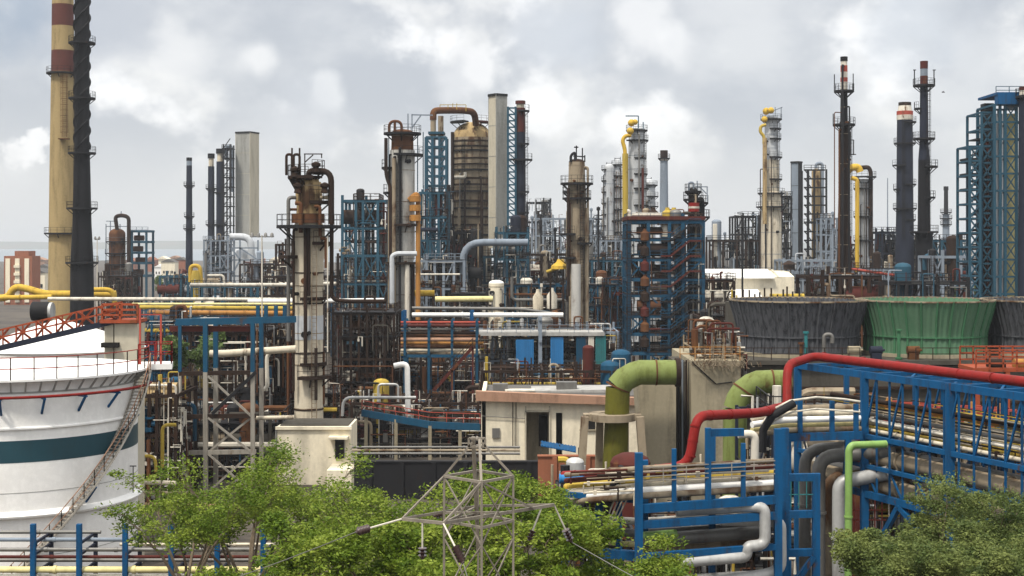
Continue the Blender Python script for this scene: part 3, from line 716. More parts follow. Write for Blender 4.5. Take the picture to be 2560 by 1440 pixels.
# blue-grey square stack and framed tower
duct('duct_stack', 'blue-grey flat-sided stack beside the framed tower with an arched pipe', 1980, 1996, 2008, 405, 700, 410, 'bluegrey', 'dark_steel')
Y = 405
t = thing('framed_tower', 'hazy framed tower with an arched top pipe right of the blue-grey flat stack', 'tower', (X(2036, Y), Y, 0))
m = MB(); rl = random.Random(3)
for px in (2012, 2028, 2058):
    for dy in (-4, 4): m.beam((X(px, Y), Y + dy, 0), (X(px, Y), Y + dy, Z(425, Y)), .5)
for i in range(14):
    py = 425 + 22 * i; m.beam(P(2010, py, Y - 4), P(2062 + i * 1.5, py, Y - 4), .45); m.beam(P(2012, py, Y - 4), P(2028, py + 22, Y - 4), .25); m.beam(P(2028, py + 22, Y - 4), P(2012, py, Y - 4), .25)
m.build('frame', 'dark_steel', t)
MB().lathe(X(2040, Y), Y, [(S(11, Y), 0), (S(11, Y), Z(430, Y))] + dome(S(11, Y), Z(430, Y), 1), 16).build('vessel', 'ochre_shell', t)
MB().tube([P(2040, 430, Y), P(2040, 408, Y), P(2056, 408, Y), P(2056, 640, Y)], S(4, Y), 10, 2).build('arched_pipe', 'bluegrey', t)
for py, pe in ((425, 2064), (560, 2085)): MB().rail([P(2010, py, Y - 4), P(pe, py, Y - 4)], 1.4, 2, .14).build('railing', 'dark_steel', t)

# stack R, thin with red and white top
Y = 252
t, cx, cy = tower('flare_stack', 'tallest slim brown-black stack with a red-and-white tip, widening to its foot', 'stack', 2110, Y,
    [('shaft', 'dark_rust', [(305, 11), (500, 14), (640, 17), (742, 21), (800, 23)]), ('upper_shaft', 'black_steel', [(228, 8.5), (305, 9.5)]),
     ('white_band', 'white_pipe', [(205, 9), (228, 9)]), ('red_band', 'red_old', [(194, 9), (205, 9)]), ('white_band', 'white_pipe', [(180, 8.6), (194, 8.6)]), ('red_band', 'red_old', [(164, 8.6), (180, 8.6)]), ('white_band', 'white_pipe', [(153, 8), (164, 8)]), ('tip', 'black_steel', [(142, 9), (153, 9)])],
    [(226, 25), (310, 28)], [(320, 740, 10)], n=20)
bars(t, 'mast', 'dark_steel', [(2086, 226, 2086, 186), (2133, 226, 2133, 184), (2083, 310, 2083, 284)], 2, Y)
bars(t, 'side_frame', 'dark_rust', [(2134, 350, 2134, 388), (2122, 350, 2134, 350), (2118, 386, 2140, 386), (2126, 330, 2126, 390)], 2.2, Y)
# column S with yellow elbow
Y = 335
t, cx, cy = tower('distillation_column', 'pale framed column with yellow elbow and long yellow pipe behind the slim brown-black stack', 'column', 2158, Y,
    [('shell', 'pale_shell', [(448, 14), (640, 15), (760, 15)])], [(441, 32, 200, 400), (470, 24), (540, 24), (600, 24)], n=18)
sub(t, 'overhead_pipe', 'dark_rust', [(2140, 420), (2172, 418), (2177, 430), (2177, 640)], 5.5, Y - 1, 1.6)
sub(t, 'yellow_elbow', 'yellow', [(2118, 430), (2128, 418), (2146, 418), (2150, 430)], 9, Y - 2, 1, 12)
sub(t, 'yellow_pipe', 'yellow', [(2128, 445), (2143, 448), (2143, 680)], 5.5, Y - 3, 1.2)
sub(t, 'red_pipe', 'red', [(2125, 590), (2125, 740)], 3, Y - 3)
# stack T
Y = 340
t, cx, cy = tower('steel_stack', 'thick navy stack with red-and-white collar left of the tall red-tipped stack', 'stack', 2262, Y,
    [('shaft', 'navy_steel', [(300, 19), (520, 21), (640, 23), (800, 24)]), ('white_band', 'white_pipe', [(288, 20), (300, 20)]), ('red_band', 'red_old', [(278, 20), (288, 20)]), ('white_band', 'white_pipe', [(264, 15), (278, 18)]), ('tip', 'dark_rust', [(256, 15.5), (264, 15.5)])],
    [(304, 28, 250, 400), (357, 27), (412, 31, 150, 260), (460, 28, 260, 400), (472, 28, 150, 220), (520, 29), (548, 27, 260, 400)], [(300, 600, -10)], n=24)
# stack U
Y = 272
t, cx, cy = tower('steel_stack', 'tall black stack with a dull red tip standing on a broad black drum', 'stack', 2310, Y,
    [('base_drum', 'black_steel', [(582, 21), (800, 22)]), ('shaft', 'black_steel', [(400, 14), (582, 15.5)]), ('upper_shaft', 'navy_steel', [(214, 9.5), (360, 11), (400, 14)]),
     ('red_band', 'maroon', [(190, 9.4), (214, 9.5)]), ('pale_ring', 'bluegrey', [(172, 9), (190, 9)]), ('tip', 'maroon', [(153, 9.6), (172, 9.4)])],
    [(212, 27), (345, 27), (270, 24, 150, 220), (492, 28, 260, 400), (578, 35), (415, 34, 260, 400)], [(215, 575, 6)], n=22)
bars(t, 'lamp_mast', 'dark_steel', [(2286, 212, 2286, 175), (2335, 212, 2335, 175), (2283, 175, 2290, 175), (2332, 175, 2339, 175)], 2.2, Y)
# small column V and thin mast
Y = 520
tower('distillation_column', 'small far column with a narrow neck between the black stack and the blue lattice block', 'column', 2365, Y,
    [('shell', 'bluegrey', [(535, 8), (640, 9), (740, 9)]), ('neck', 'dark_steel', [(476, 5), (535, 5.5)]), ('tip', 'dark_steel', [(466, 6), (476, 6)])], [(530, 14), (545, 15), (560, 14)], n=14)
tower('mast', 'thin pole far off between the slim brown-black stack and the thick navy stack', 'mast', 2219, Y, [('pole', 'bluegrey', [(445, 1.2), (640, 1.6)])], n=8)

# right-hand blue lattice block
Y = 222
def braced(t, pxs, top, bot, Y, dep, bay, mat, w=.36, name='frame', xb=None, bw=.22):
    m = MB()
    for px in pxs:
        for dy in (0, dep): m.beam((X(px, Y), Y + dy, max(0, Z(bot, Y))), (X(px, Y), Y + dy, Z(top, Y)), w)
    py = top
    while py < bot:
        for dy in (0, dep): m.beam((X(pxs[0], Y), Y + dy, Z(py, Y)), (X(pxs[-1], Y), Y + dy, Z(py, Y)), w * .8)
        for px in (pxs[0], pxs[-1]): m.beam((X(px, Y), Y, Z(py, Y)), (X(px, Y), Y + dep, Z(py, Y)), w * .8)
        for i, (a, b2) in enumerate(zip(pxs[:-1], pxs[1:])):
            if xb is None or i in xb:
                m.beam(P(a, py, Y), P(b2, py + bay, Y), bw); m.beam(P(a, py + bay, Y), P(b2, py, Y), bw)
        py += bay
    return m.build(name, mat, t)
t = thing('lattice_tower', 'lowest and leftmost blue lattice tower at the right edge, open with X braces', 'tower', (X(2438, Y), Y, 0))
braced(t, (2424, 2450), 366, 760, Y, 6, 36, 'blue_far')
m = MB()
for i in range(9):
    o = MB().box((X(2440, Y), Y + 4, Z(395 + 38 * i, Y)), (1.4, 4, .3)).build('landing', 'dark_steel', t)
    MB().rail([P(2432, 395 + 38 * i, Y + 2), P(2452, 395 + 38 * i, Y + 2)], 1.1, 1.2, .1).build('railing', 'dark_steel', o)
t = thing('lattice_tower', 'blue lattice tower of middle height hiding dark pipes at the right edge', 'tower', (X(2468, Y), Y, 0))
braced(t, (2454, 2482), 281, 760, Y + 1, 7, 42, 'blue_far', xb=(0,))
for px, mt in ((2460, 'dark_rust'), (2468, 'maroon'), (2476, 'dark_steel')): px_tube([(px, 345, Y + 5), (px, 760, Y + 5)], 4, Y, 8).build('pipe', mt, t)
m = MB()
for i in range(11): MB().box((X(2466, Y), Y + 4, Z(345 + 38 * i, Y)), (1.7, 4, .25)).build('landing', 'dark_steel', t)
t = thing('heater_block', 'tallest blue block at the right edge with cream panels behind X braces', 'heater', (X(2525, Y), Y, 0))
braced(t, (2486, 2500, 2513, 2541, 2556), 262, 770, Y - 1, 8, 43, 'blue_far', .4, xb=(2,), bw=.17)
m = MB(); m.box((X(2521, Y), Y - .9, Z(250, Y)), (S(70, Y), 1.6, S(26, Y))); m.box((X(2521, Y), Y + 3, Z(236, Y)), (S(74, Y), 9, .4)); m.build('top_beam', 'blue', t)
m = MB(); m.box((X(2527, Y), Y + .6, (Z(283, Y)) / 2), (S(27, Y), .4, Z(283, Y))); m.build('panel', 'yellow_pale', t)
m = MB(); m.box((X(2500, Y), Y + .8, Z(283, Y) / 2), (S(20, Y), .4, Z(283, Y))); m.build('panel', 'pale_shell', t)
m = MB(); m.box((X(2527, Y), Y + .2, Z(268, Y)), (S(30, Y), .5, S(16, Y))); m.build('panel', 'pale_shell', t)
m = MB(); m.box((X(2500, Y), Y + 6, Z(250, Y) / 2), (S(24, Y), 2, Z(250, Y))); m.build('casing', 'dark_steel', t)
m = MB(); m.rail([P(2490, 235, Y), P(2556, 235, Y)], 1.2, 2, .1); m.build('railing', 'blue_far', t)
tower('steel_stack', 'dark stack cut by the right edge of the picture behind the cream-panelled block', 'stack', 2570, Y - 3,
    [('shaft', 'navy_steel', [(238, 22), (760, 24), (800, 24)]), ('white_band', 'white_pipe', [(226, 20), (238, 21)]), ('tip', 'maroon', [(217, 21), (226, 21)])], [(240, 30)], n=20)

# rusty vessel unit on the left
Y = 430
t, cx, cy = tower('reactor_vessel', 'rust-red vessel with a pipe looped over its head right of the black stack', 'vessel', 293, Y,
    [('shell', 'rust', [(585, 20), (660, 20), (780, 20)])], [(603, 28), (632, 30), (660, 30), (690, 30)], n=20)
m = MB(); m.lathe(cx, cy, [(S(20, Y), Z(585, Y))] + dome(S(20, Y), Z(585, Y), S(14, Y)), 20); m.build('dome', 'rust', t)
sub(t, 'looped_pipe', 'dark_rust', [(293, 575), (288, 542), (302, 538), (322, 542), (322, 680)], 5, Y - 3, 3)
bars(t, 'ladder_frame', 'bluegrey', [(265, 560, 265, 720), (276, 552, 276, 590), (265, 553, 290, 553), (265, 566, 318, 566), (300, 560, 300, 590), (303, 540, 303, 528)], 2, Y)
t = thing('steel_structure', 'blue framed platform stack beside the rust-red vessel with the looped pipe', 'frame', (X(350, Y), Y, 0))
m = MB()
for px in (330, 366):
    for dy in (0, 8): m.beam((X(px, Y), Y + dy, 0), (X(px, Y), Y + dy, Z(575, Y)), .6)
for py in (578, 605, 632, 658, 690): m.box((X(348, Y), Y + 4, Z(py, Y)), (S(42, Y), 9, .7))
m.build('frame', 'blue_far', t)
for (px, py) in ((348, 595), (345, 622), (352, 650), (346, 680)): MB().tube([P(px - 12, py, Y + 3), P(px + 12, py, Y + 3)], S(7, Y), 12).build('drum', 'rust', t)
m = MB(); m.rail([P(326, 578, Y), P(370, 578, Y)], 1.3, 2, .14); m.build('railing', 'bluegrey', t)
# ------------------------------------------------------------------ process units: steel frames full of pipes and vessels
PAL_RUST = ['rust', 'dark_rust', 'dark_rust', 'maroon', 'dark_steel', 'brown_shell', 'concrete_dark', 'white_pipe', 'rust', 'dull_silver']
PAL_COOL = ['bluegrey', 'dark_steel', 'dull_silver', 'blue_far', 'dark_rust', 'pale_shell', 'brown_shell', 'white_pipe', 'maroon', 'navy_steel']
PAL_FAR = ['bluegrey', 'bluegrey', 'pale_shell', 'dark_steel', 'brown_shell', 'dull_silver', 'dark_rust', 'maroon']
PAL_MIX = ['dark_rust', 'rust', 'white_pipe', 'silver', 'dark_steel', 'blue_old', 'brown_shell', 'yellow_dull', 'dull_silver', 'maroon', 'concrete_dark', 'dark_rust']
def unit(label, px0, px1, top, Y, dep, nl, nb, fm, pal, seed, npipe=12, nves=3, rail=True, cw=.4, cat='structure', name='process_structure', group=None, brace=.3, floor='dark_steel', floors=.75, zb=0., eq=10, roofgear=True, fine=170):
    rg = random.Random(seed)
    x0, x1, zt = X(px0, Y), X(px1, Y), Z(top, Y)
    t = thing(name, label, cat, ((x0 + x1) / 2, Y + dep / 2, 0), group)
    xs = [x0 + (x1 - x0) * i / nb for i in range(nb + 1)]
    ys = [Y, Y + dep] if dep < 9 else [Y, Y + dep / 2, Y + dep]
    zs = [zb + (zt - zb) * (i + 1) / nl + (rg.uniform(-.35, .35) if i < nl - 1 else 0) for i in range(nl)]
    m = MB()
    xs = [x0] + [x + rg.uniform(-.22, .22) * (x1 - x0) / nb for x in xs[1:-1]] + [x1]
    for x in xs:
        for y in ys: m.beam((x, y, 0), (x, y, zt + (rg.uniform(-.3, 1.4) if rg.random() < .4 else 0)), cw)
    for z in zs:
        for y in ys: m.beam((x0, y, z - .2), (x1, y, z - .2), cw * .8, cw)
        for x in xs: m.beam((x, ys[0], z - .2), (x, ys[-1], z - .2), cw * .8, cw)
    zz = [zb] + zs
    for i in range(nl):
        for a, b2 in zip(xs[:-1], xs[1:]):
            if rg.random() < brace:
                m.beam((a, Y, zz[i]), (b2, Y, zz[i + 1]), cw * .5)
                if rg.random() < .6: m.beam((b2, Y, zz[i]), (a, Y, zz[i + 1]), cw * .5)
    m.build('frame', fm, t)
    for i, z in enumerate(zs):
        if rg.random() < floors:
            a = rg.choice([x0, xs[min(1, nb - 1)]]) if nb > 2 else x0
            b2 = x1 if rg.random() < .6 or nb < 3 else xs[-2]
            o = MB().box(((a + b2) / 2, Y + dep / 2, z + .06), (b2 - a + .6, dep + .6, .1)).build('floor', floor, t)
            if rail:
                MB().rail([(a, Y + dep, z + .1), (a - .25, Y - .25, z + .1), (b2 + .25, Y - .25, z + .1), (b2, Y + dep, z + .1)], 1.15, 1.8, .07 if Y < 260 else .1).build('railing', rg.choice([fm, 'dark_rust', 'dark_steel']), o)
    for k in range(nves):
        i = rg.randrange(nl); z = zz[i] + .3; hh = zz[i + 1] - zz[i]
        mt = rg.choice(pal); x = rg.uniform(x0 + .8, x1 - .8); y = rg.uniform(Y + .5, Y + dep * .7)
        if rg.random() < .5:
            r = min(1.5, max(.5, hh * rg.uniform(.16, .3))); ln = min((x1 - x0) * .6, rg.uniform(3, 7))
            xa = min(max(x0, x - ln / 2), x1 - ln); c = z + r + .3
            m = MB(); m.tube([(xa - r * .45, y, c), (xa - r * .3, y, c), (xa, y, c), (xa + ln, y, c), (xa + ln + r * .3, y, c), (xa + ln + r * .45, y, c)], r, 12)
            # saddle legs
            m.box((xa + ln * .2, y, z + r * .3), (.3, r * 1.4, r)); m.box((xa + ln * .8, y, z + r * .3), (.3, r * 1.4, r))
            m.build('drum', mt, t)
        else:
            r = rg.uniform(.5, 1.3); h = hh * rg.uniform(.8, 1.6)
            m = MB(); m.lathe(x, y, [(r, z)] + [(r, z + h)] + dome(r, z + h, r * .5, 3), 12); m.build('vessel', mt, t)
    for k in range(npipe):
        mt = rg.choice(pal); r = rg.choice([.07, .09, .12, .15, .2, .3]) * (1 if Y < 240 else 1.4); y = Y + rg.uniform(-.6, dep * .8)
        i = rg.randrange(nl); z = zz[i] + rg.uniform(.4, max(.6, (zz[i + 1] - zz[i]) * .8)); q = rg.random()
        if q < .38:
            a = rg.uniform(x0 - .5, x0 + (x1 - x0) * .4); b2 = rg.uniform(x0 + (x1 - x0) * .55, x1 + .5)
            pts = [(a, y, z), (b2, y, z)]
            if rg.random() < .5: pts.append((b2, y, max(.1, z - rg.uniform(2, 6))))
            if rg.random() < .4: pts.insert(0, (a, y, min(zt + 1.5, z + rg.uniform(2, 5))))
        elif q < .82:
            x = rg.uniform(x0, x1); z0 = rg.uniform(0, zt * .5); z1 = rg.uniform(zt * .55, zt + (2 if roofgear else 0))
            pts = [(x, y, z0), (x, y, z1)]
            if rg.random() < .55: pts.append((min(x1, max(x0, x + rg.uniform(-5, 5))), y, z1))
        else:
            x = rg.uniform(x0, x1 - 1.5); w2 = rg.uniform(1, 2.4); z1 = min(z + rg.uniform(1.5, 4), zt + 2)
            pts = [(x, y, z), (x, y, z1), (x + w2, y, z1), (x + w2, y, z)]
        MB().tube(pts, r, 7, r * 3.2).build('pipe', mt, t)
    # a fine web of small-bore piping, instrument lines and hangers
    groups = {}
    for k in range(fine):
        mt = rg.choice([pal[1], pal[2], pal[3], pal[-1], 'white_pipe', fm] + ([ 'dark_rust', 'rust'] if Y < 260 else ['bluegrey']))
        q = groups.setdefault(mt, MB()); r = rg.choice([.03, .04, .05, .07, .09]) * (1 if Y < 240 else 1.7); i = rg.randrange(nl)
        x = rg.uniform(x0, x1); y = Y + rg.uniform(-.5, dep * .5); z = zz[i] + rg.uniform(.2, max(.4, zz[i + 1] - zz[i])); L1 = rg.uniform(1, 6)
        c = rg.random()
        if c < .4: p = [(x, y, z), (min(x1 + .5, x + L1), y, z)] + ([(min(x1 + .5, x + L1), y, max(0, z - rg.uniform(.5, 3)))] if rg.random() < .6 else [])
        elif c < .8: p = [(x, y, max(0, z - L1)), (x, y, min(zt + 1.2, z + L1 * .6))] + ([(x + rg.uniform(-1.5, 1.5), y, min(zt + 1.2, z + L1 * .6))] if rg.random() < .5 else [])
        else:
            w2 = rg.uniform(.4, 1.2); p = [(x, y, z), (x, y, z + w2), (x + w2 * .8, y, z + w2), (x + w2 * .8, y, z - w2)]
        q.tube(p, r, 5)
        if rg.random() < .5:
            c2 = Vector(p[0]).lerp(Vector(p[1]), rg.random()); s_ = r * rg.uniform(2, 3.5); q.box(c2, (s_, s_, s_ * 1.3))
    for mt, q in groups.items(): tag(q.build('small_piping', mt, t), kind='stuff')
    if nl > 2 and Y < 300:      # caged ladder on one corner
        lx = rg.choice([x0, x1]); ladder(t, lx, Y - .5, 0, zt, .6, 'dark_rust')
    for k in range(eq):
        i = rg.randrange(nl); z = zz[i] + .15; x = rg.uniform(x0, x1); y = Y + rg.uniform(-.3, dep * .5); s_ = rg.uniform(.4, 1.1)
        mt = rg.choice(pal); m = MB()
        m.lathe(x, y, [(s_ * .5, z), (s_ * .5, z + s_ * .35), (s_ * .22, z + s_ * .4), (s_ * .22, z + s_ * 1.1), (s_ * .6, z + s_ * 1.15), (s_ * .6, z + s_ * 1.3)], 8)
        m.tube([(x - s_ * .9, y, z + s_ * .7), (x + s_ * .9, y, z + s_ * .7)], s_ * .28, 8)
        m.build('valve', mt, t)
    return t
# ---- far belt, hazy
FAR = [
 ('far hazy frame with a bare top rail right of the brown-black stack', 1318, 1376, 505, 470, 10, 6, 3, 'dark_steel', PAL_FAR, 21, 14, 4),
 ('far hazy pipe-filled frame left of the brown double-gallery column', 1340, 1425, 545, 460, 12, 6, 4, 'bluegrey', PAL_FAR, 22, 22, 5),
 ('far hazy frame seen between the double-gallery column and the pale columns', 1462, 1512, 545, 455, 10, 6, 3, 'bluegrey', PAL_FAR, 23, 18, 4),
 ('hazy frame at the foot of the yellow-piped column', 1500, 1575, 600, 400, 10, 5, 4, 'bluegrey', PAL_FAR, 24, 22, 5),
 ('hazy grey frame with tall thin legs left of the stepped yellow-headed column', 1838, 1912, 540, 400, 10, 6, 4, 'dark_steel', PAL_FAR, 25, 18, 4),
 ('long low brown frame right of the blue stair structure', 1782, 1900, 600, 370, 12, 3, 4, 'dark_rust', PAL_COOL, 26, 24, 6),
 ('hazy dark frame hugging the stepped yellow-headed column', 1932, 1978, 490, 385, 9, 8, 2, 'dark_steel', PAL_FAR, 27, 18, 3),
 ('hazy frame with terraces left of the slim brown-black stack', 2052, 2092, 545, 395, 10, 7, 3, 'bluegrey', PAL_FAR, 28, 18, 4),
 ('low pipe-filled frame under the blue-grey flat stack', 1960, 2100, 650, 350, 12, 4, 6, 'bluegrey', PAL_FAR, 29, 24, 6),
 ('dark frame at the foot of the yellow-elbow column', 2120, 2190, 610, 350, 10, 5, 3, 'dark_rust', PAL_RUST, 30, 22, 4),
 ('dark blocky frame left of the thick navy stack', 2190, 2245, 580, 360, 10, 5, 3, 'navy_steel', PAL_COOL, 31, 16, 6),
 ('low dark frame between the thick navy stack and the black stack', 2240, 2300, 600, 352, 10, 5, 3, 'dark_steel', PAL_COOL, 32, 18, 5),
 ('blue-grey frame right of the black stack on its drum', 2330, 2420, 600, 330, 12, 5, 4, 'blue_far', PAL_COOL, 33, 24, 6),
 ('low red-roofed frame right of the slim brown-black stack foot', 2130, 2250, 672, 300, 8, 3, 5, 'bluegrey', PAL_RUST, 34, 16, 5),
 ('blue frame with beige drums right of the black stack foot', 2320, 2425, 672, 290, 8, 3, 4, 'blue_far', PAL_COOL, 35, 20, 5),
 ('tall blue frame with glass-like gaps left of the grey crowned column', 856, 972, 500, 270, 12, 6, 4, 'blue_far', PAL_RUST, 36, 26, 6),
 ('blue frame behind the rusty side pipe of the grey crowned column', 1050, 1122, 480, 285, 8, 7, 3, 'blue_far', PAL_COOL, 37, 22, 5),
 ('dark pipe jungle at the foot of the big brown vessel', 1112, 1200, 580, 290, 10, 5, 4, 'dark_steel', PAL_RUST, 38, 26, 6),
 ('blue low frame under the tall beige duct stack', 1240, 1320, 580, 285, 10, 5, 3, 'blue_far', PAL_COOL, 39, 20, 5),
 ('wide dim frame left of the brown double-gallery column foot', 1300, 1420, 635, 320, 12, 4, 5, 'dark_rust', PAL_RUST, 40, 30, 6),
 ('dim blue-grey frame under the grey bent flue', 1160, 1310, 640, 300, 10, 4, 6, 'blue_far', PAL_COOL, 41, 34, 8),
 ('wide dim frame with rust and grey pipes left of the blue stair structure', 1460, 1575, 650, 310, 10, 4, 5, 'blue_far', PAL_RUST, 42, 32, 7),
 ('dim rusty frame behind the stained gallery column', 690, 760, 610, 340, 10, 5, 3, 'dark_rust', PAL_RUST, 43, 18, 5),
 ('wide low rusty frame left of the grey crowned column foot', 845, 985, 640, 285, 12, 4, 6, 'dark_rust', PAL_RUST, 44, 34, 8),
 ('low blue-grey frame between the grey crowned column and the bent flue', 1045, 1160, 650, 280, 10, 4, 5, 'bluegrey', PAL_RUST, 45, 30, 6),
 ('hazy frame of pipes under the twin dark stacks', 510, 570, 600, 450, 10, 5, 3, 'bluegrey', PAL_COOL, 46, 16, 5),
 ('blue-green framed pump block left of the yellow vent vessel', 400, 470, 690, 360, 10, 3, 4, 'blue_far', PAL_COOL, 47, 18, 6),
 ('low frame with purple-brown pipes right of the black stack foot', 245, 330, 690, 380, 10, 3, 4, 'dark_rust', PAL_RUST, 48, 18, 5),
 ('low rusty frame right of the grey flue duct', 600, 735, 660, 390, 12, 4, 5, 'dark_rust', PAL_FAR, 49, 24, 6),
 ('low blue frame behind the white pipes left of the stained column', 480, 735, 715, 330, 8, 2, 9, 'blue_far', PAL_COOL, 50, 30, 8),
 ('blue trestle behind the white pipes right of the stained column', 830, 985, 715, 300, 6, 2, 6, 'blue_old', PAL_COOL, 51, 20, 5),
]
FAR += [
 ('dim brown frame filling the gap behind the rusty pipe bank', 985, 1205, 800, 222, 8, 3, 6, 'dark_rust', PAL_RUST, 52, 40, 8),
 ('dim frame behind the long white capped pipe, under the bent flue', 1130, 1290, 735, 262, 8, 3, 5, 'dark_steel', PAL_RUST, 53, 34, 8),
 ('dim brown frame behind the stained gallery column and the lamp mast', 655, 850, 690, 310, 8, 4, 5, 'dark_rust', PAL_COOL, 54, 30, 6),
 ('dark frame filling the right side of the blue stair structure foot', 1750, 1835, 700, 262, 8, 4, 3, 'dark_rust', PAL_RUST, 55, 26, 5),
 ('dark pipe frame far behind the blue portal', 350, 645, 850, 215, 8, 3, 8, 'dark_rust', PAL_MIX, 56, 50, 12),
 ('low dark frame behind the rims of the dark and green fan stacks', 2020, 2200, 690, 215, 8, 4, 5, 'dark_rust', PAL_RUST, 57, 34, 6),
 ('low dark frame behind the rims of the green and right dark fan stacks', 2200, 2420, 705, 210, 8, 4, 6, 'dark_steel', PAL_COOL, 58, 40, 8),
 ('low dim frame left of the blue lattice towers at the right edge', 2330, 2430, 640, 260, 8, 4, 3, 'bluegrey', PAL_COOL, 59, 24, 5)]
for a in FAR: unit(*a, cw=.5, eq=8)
# ---- middle belt
MID = [
 ('dark rusty exchanger frame just right of the stained column', 832, 985, 782, 182, 10, 5, 7, 'dark_rust', PAL_RUST, 61, 40, 9),
 ('dark rusty frame left of the stained column above the cream hut', 640, 745, 815, 168, 9, 5, 5, 'dark_rust', PAL_RUST, 62, 34, 8),
 ('dark pump frame below the rusty pipe bank', 990, 1190, 905, 186, 10, 3, 7, 'dark_rust', PAL_MIX, 64, 44, 9),
 ('grey-decked frame hung with blue panels left of the blue stair structure', 1190, 1545, 828, 200, 9, 3, 10, 'bluegrey', PAL_MIX, 65, 56, 12),
 ('dim blue-beamed frame behind the cream upright vessel', 1262, 1412, 712, 245, 8, 3, 5, 'blue_old', PAL_RUST, 66, 34, 8),
 ('dim blue frame left of the blue stair structure foot', 1470, 1570, 712, 255, 8, 4, 4, 'blue_old', PAL_RUST, 67, 34, 8),
 ('dark frame below the blue panels behind the parapet building', 1205, 1600, 925, 172, 9, 2, 10, 'dark_rust', PAL_MIX, 68, 50, 10),
 ('rusty pipe frame right of the blue stair structure foot', 1752, 1832, 790, 175, 8, 4, 3, 'dark_rust', PAL_RUST, 69, 22, 4),
 ('dark pump frame right of the white tank stairs', 352, 440, 985, 128, 8, 3, 4, 'dark_rust', PAL_MIX, 70, 26, 4),
 ('rust-brown frame with white pipes below the blue walkway', 880, 1195, 1005, 165, 10, 2, 9, 'dark_rust', PAL_MIX, 71, 46, 8),
 ('dim pipe frame behind the blue portal with X braces', 440, 660, 830, 160, 8, 4, 6, 'dark_rust', PAL_MIX, 72, 40, 10),
 ('low dark frame behind the white pipes left of the blue portal', 350, 470, 800, 190, 8, 4, 4, 'blue_old', PAL_MIX, 73, 24, 6),
]
MID += [
 ('dark jumble of pumps and pipes under the blue walkway', 880, 1200, 1062, 158, 6, 2, 8, 'dark_steel', PAL_MIX, 74, 40, 8),
 ('dark pump jumble on the ground behind the hut', 640, 880, 985, 172, 7, 2, 6, 'dark_rust', PAL_MIX, 75, 40, 8),
 ('dark jumble of pumps at the foot of the blue portal', 440, 700, 1060, 142, 7, 2, 6, 'dark_steel', PAL_MIX, 76, 44, 10),
 ('dark pump jumble right of the rusty orange drum', 350, 450, 1075, 136, 6, 2, 3, 'dark_rust', PAL_RUST, 77, 22, 5)]
for a in MID: unit(*a, cw=.3, eq=16)

# ---- blue stair structure
Y = 232
t = unit('blue open structure with zigzag stairs and rusty drums, right of the centre', 1572, 1758, 552, Y, 10, 9, 4, 'blue_old', PAL_RUST, 81, 46, 14, cw=.55, brace=.12, floors=1, floor='dark_rust')
m = MB(); m.box((X(1665, Y), Y + 5, Z(545, Y)), (S(196, Y), 11, .6)); m.build('roof_deck', 'maroon', t)
m = MB(); m.tube([P(1580, 537, Y + 1), P(1655, 537, Y + 1)], .35, 8); m.build('roof_pipe', 'white_pipe', t)
for (px, mt) in ((1636, 'dark_rust'), (1672, 'yellow_dull'), (1688, 'yellow_dull')):
    m = MB(); m.lathe(X(px, Y), Y + 2, [(.9, Z(545, Y)), (.9, Z(530, Y)), (.4, Z(524, Y)), (.35, Z(518, Y))], 12); m.build('roof_vent', mt, t)
for i in range(8):
    py = 570 + 38 * i
    st = MB()
    for dy in (0, 1.1):
        st.beam(P(1652, py + 32, Y - 1.4 + dy), P(1676, py + 32, Y - 1.4 + dy), .22, .3); st.beam(P(1676, py + 32, Y - 1.4 + dy), P(1724, py - 6, Y - 1.4 + dy), .22, .3); st.beam(P(1724, py - 6, Y - 1.4 + dy), P(1752, py - 6, Y - 1.4 + dy), .22, .3)
    for k in range(14):
        p = P(1676, py + 32, Y - .85).lerp(P(1724, py - 6, Y - .85), k / 13); st.box(p, (.3, 1.1, .05))
    o = st.build('stair', 'maroon' if i in (2, 3, 1) else 'dark_steel', t)
    MB().rail([P(1652, py + 32, Y - 1.45), P(1676, py + 32, Y - 1.45), P(1724, py - 6, Y - 1.45), P(1752, py - 6, Y - 1.45)], 1.1, 1.5, .09).build('handrail', 'blue_old', o)
for i in range(8):
    p = P(1612, 590 + 38 * i, Y - .2)
    MB().lathe(p.x, p.y, [(.1, p.z - .9), (.75, p.z - .7), (.75, p.z + .5), (.3, p.z + .9), (.25, p.z + 1.2)], 12).build('drum', ['rust', 'dark_rust', 'maroon'][i % 3], t)

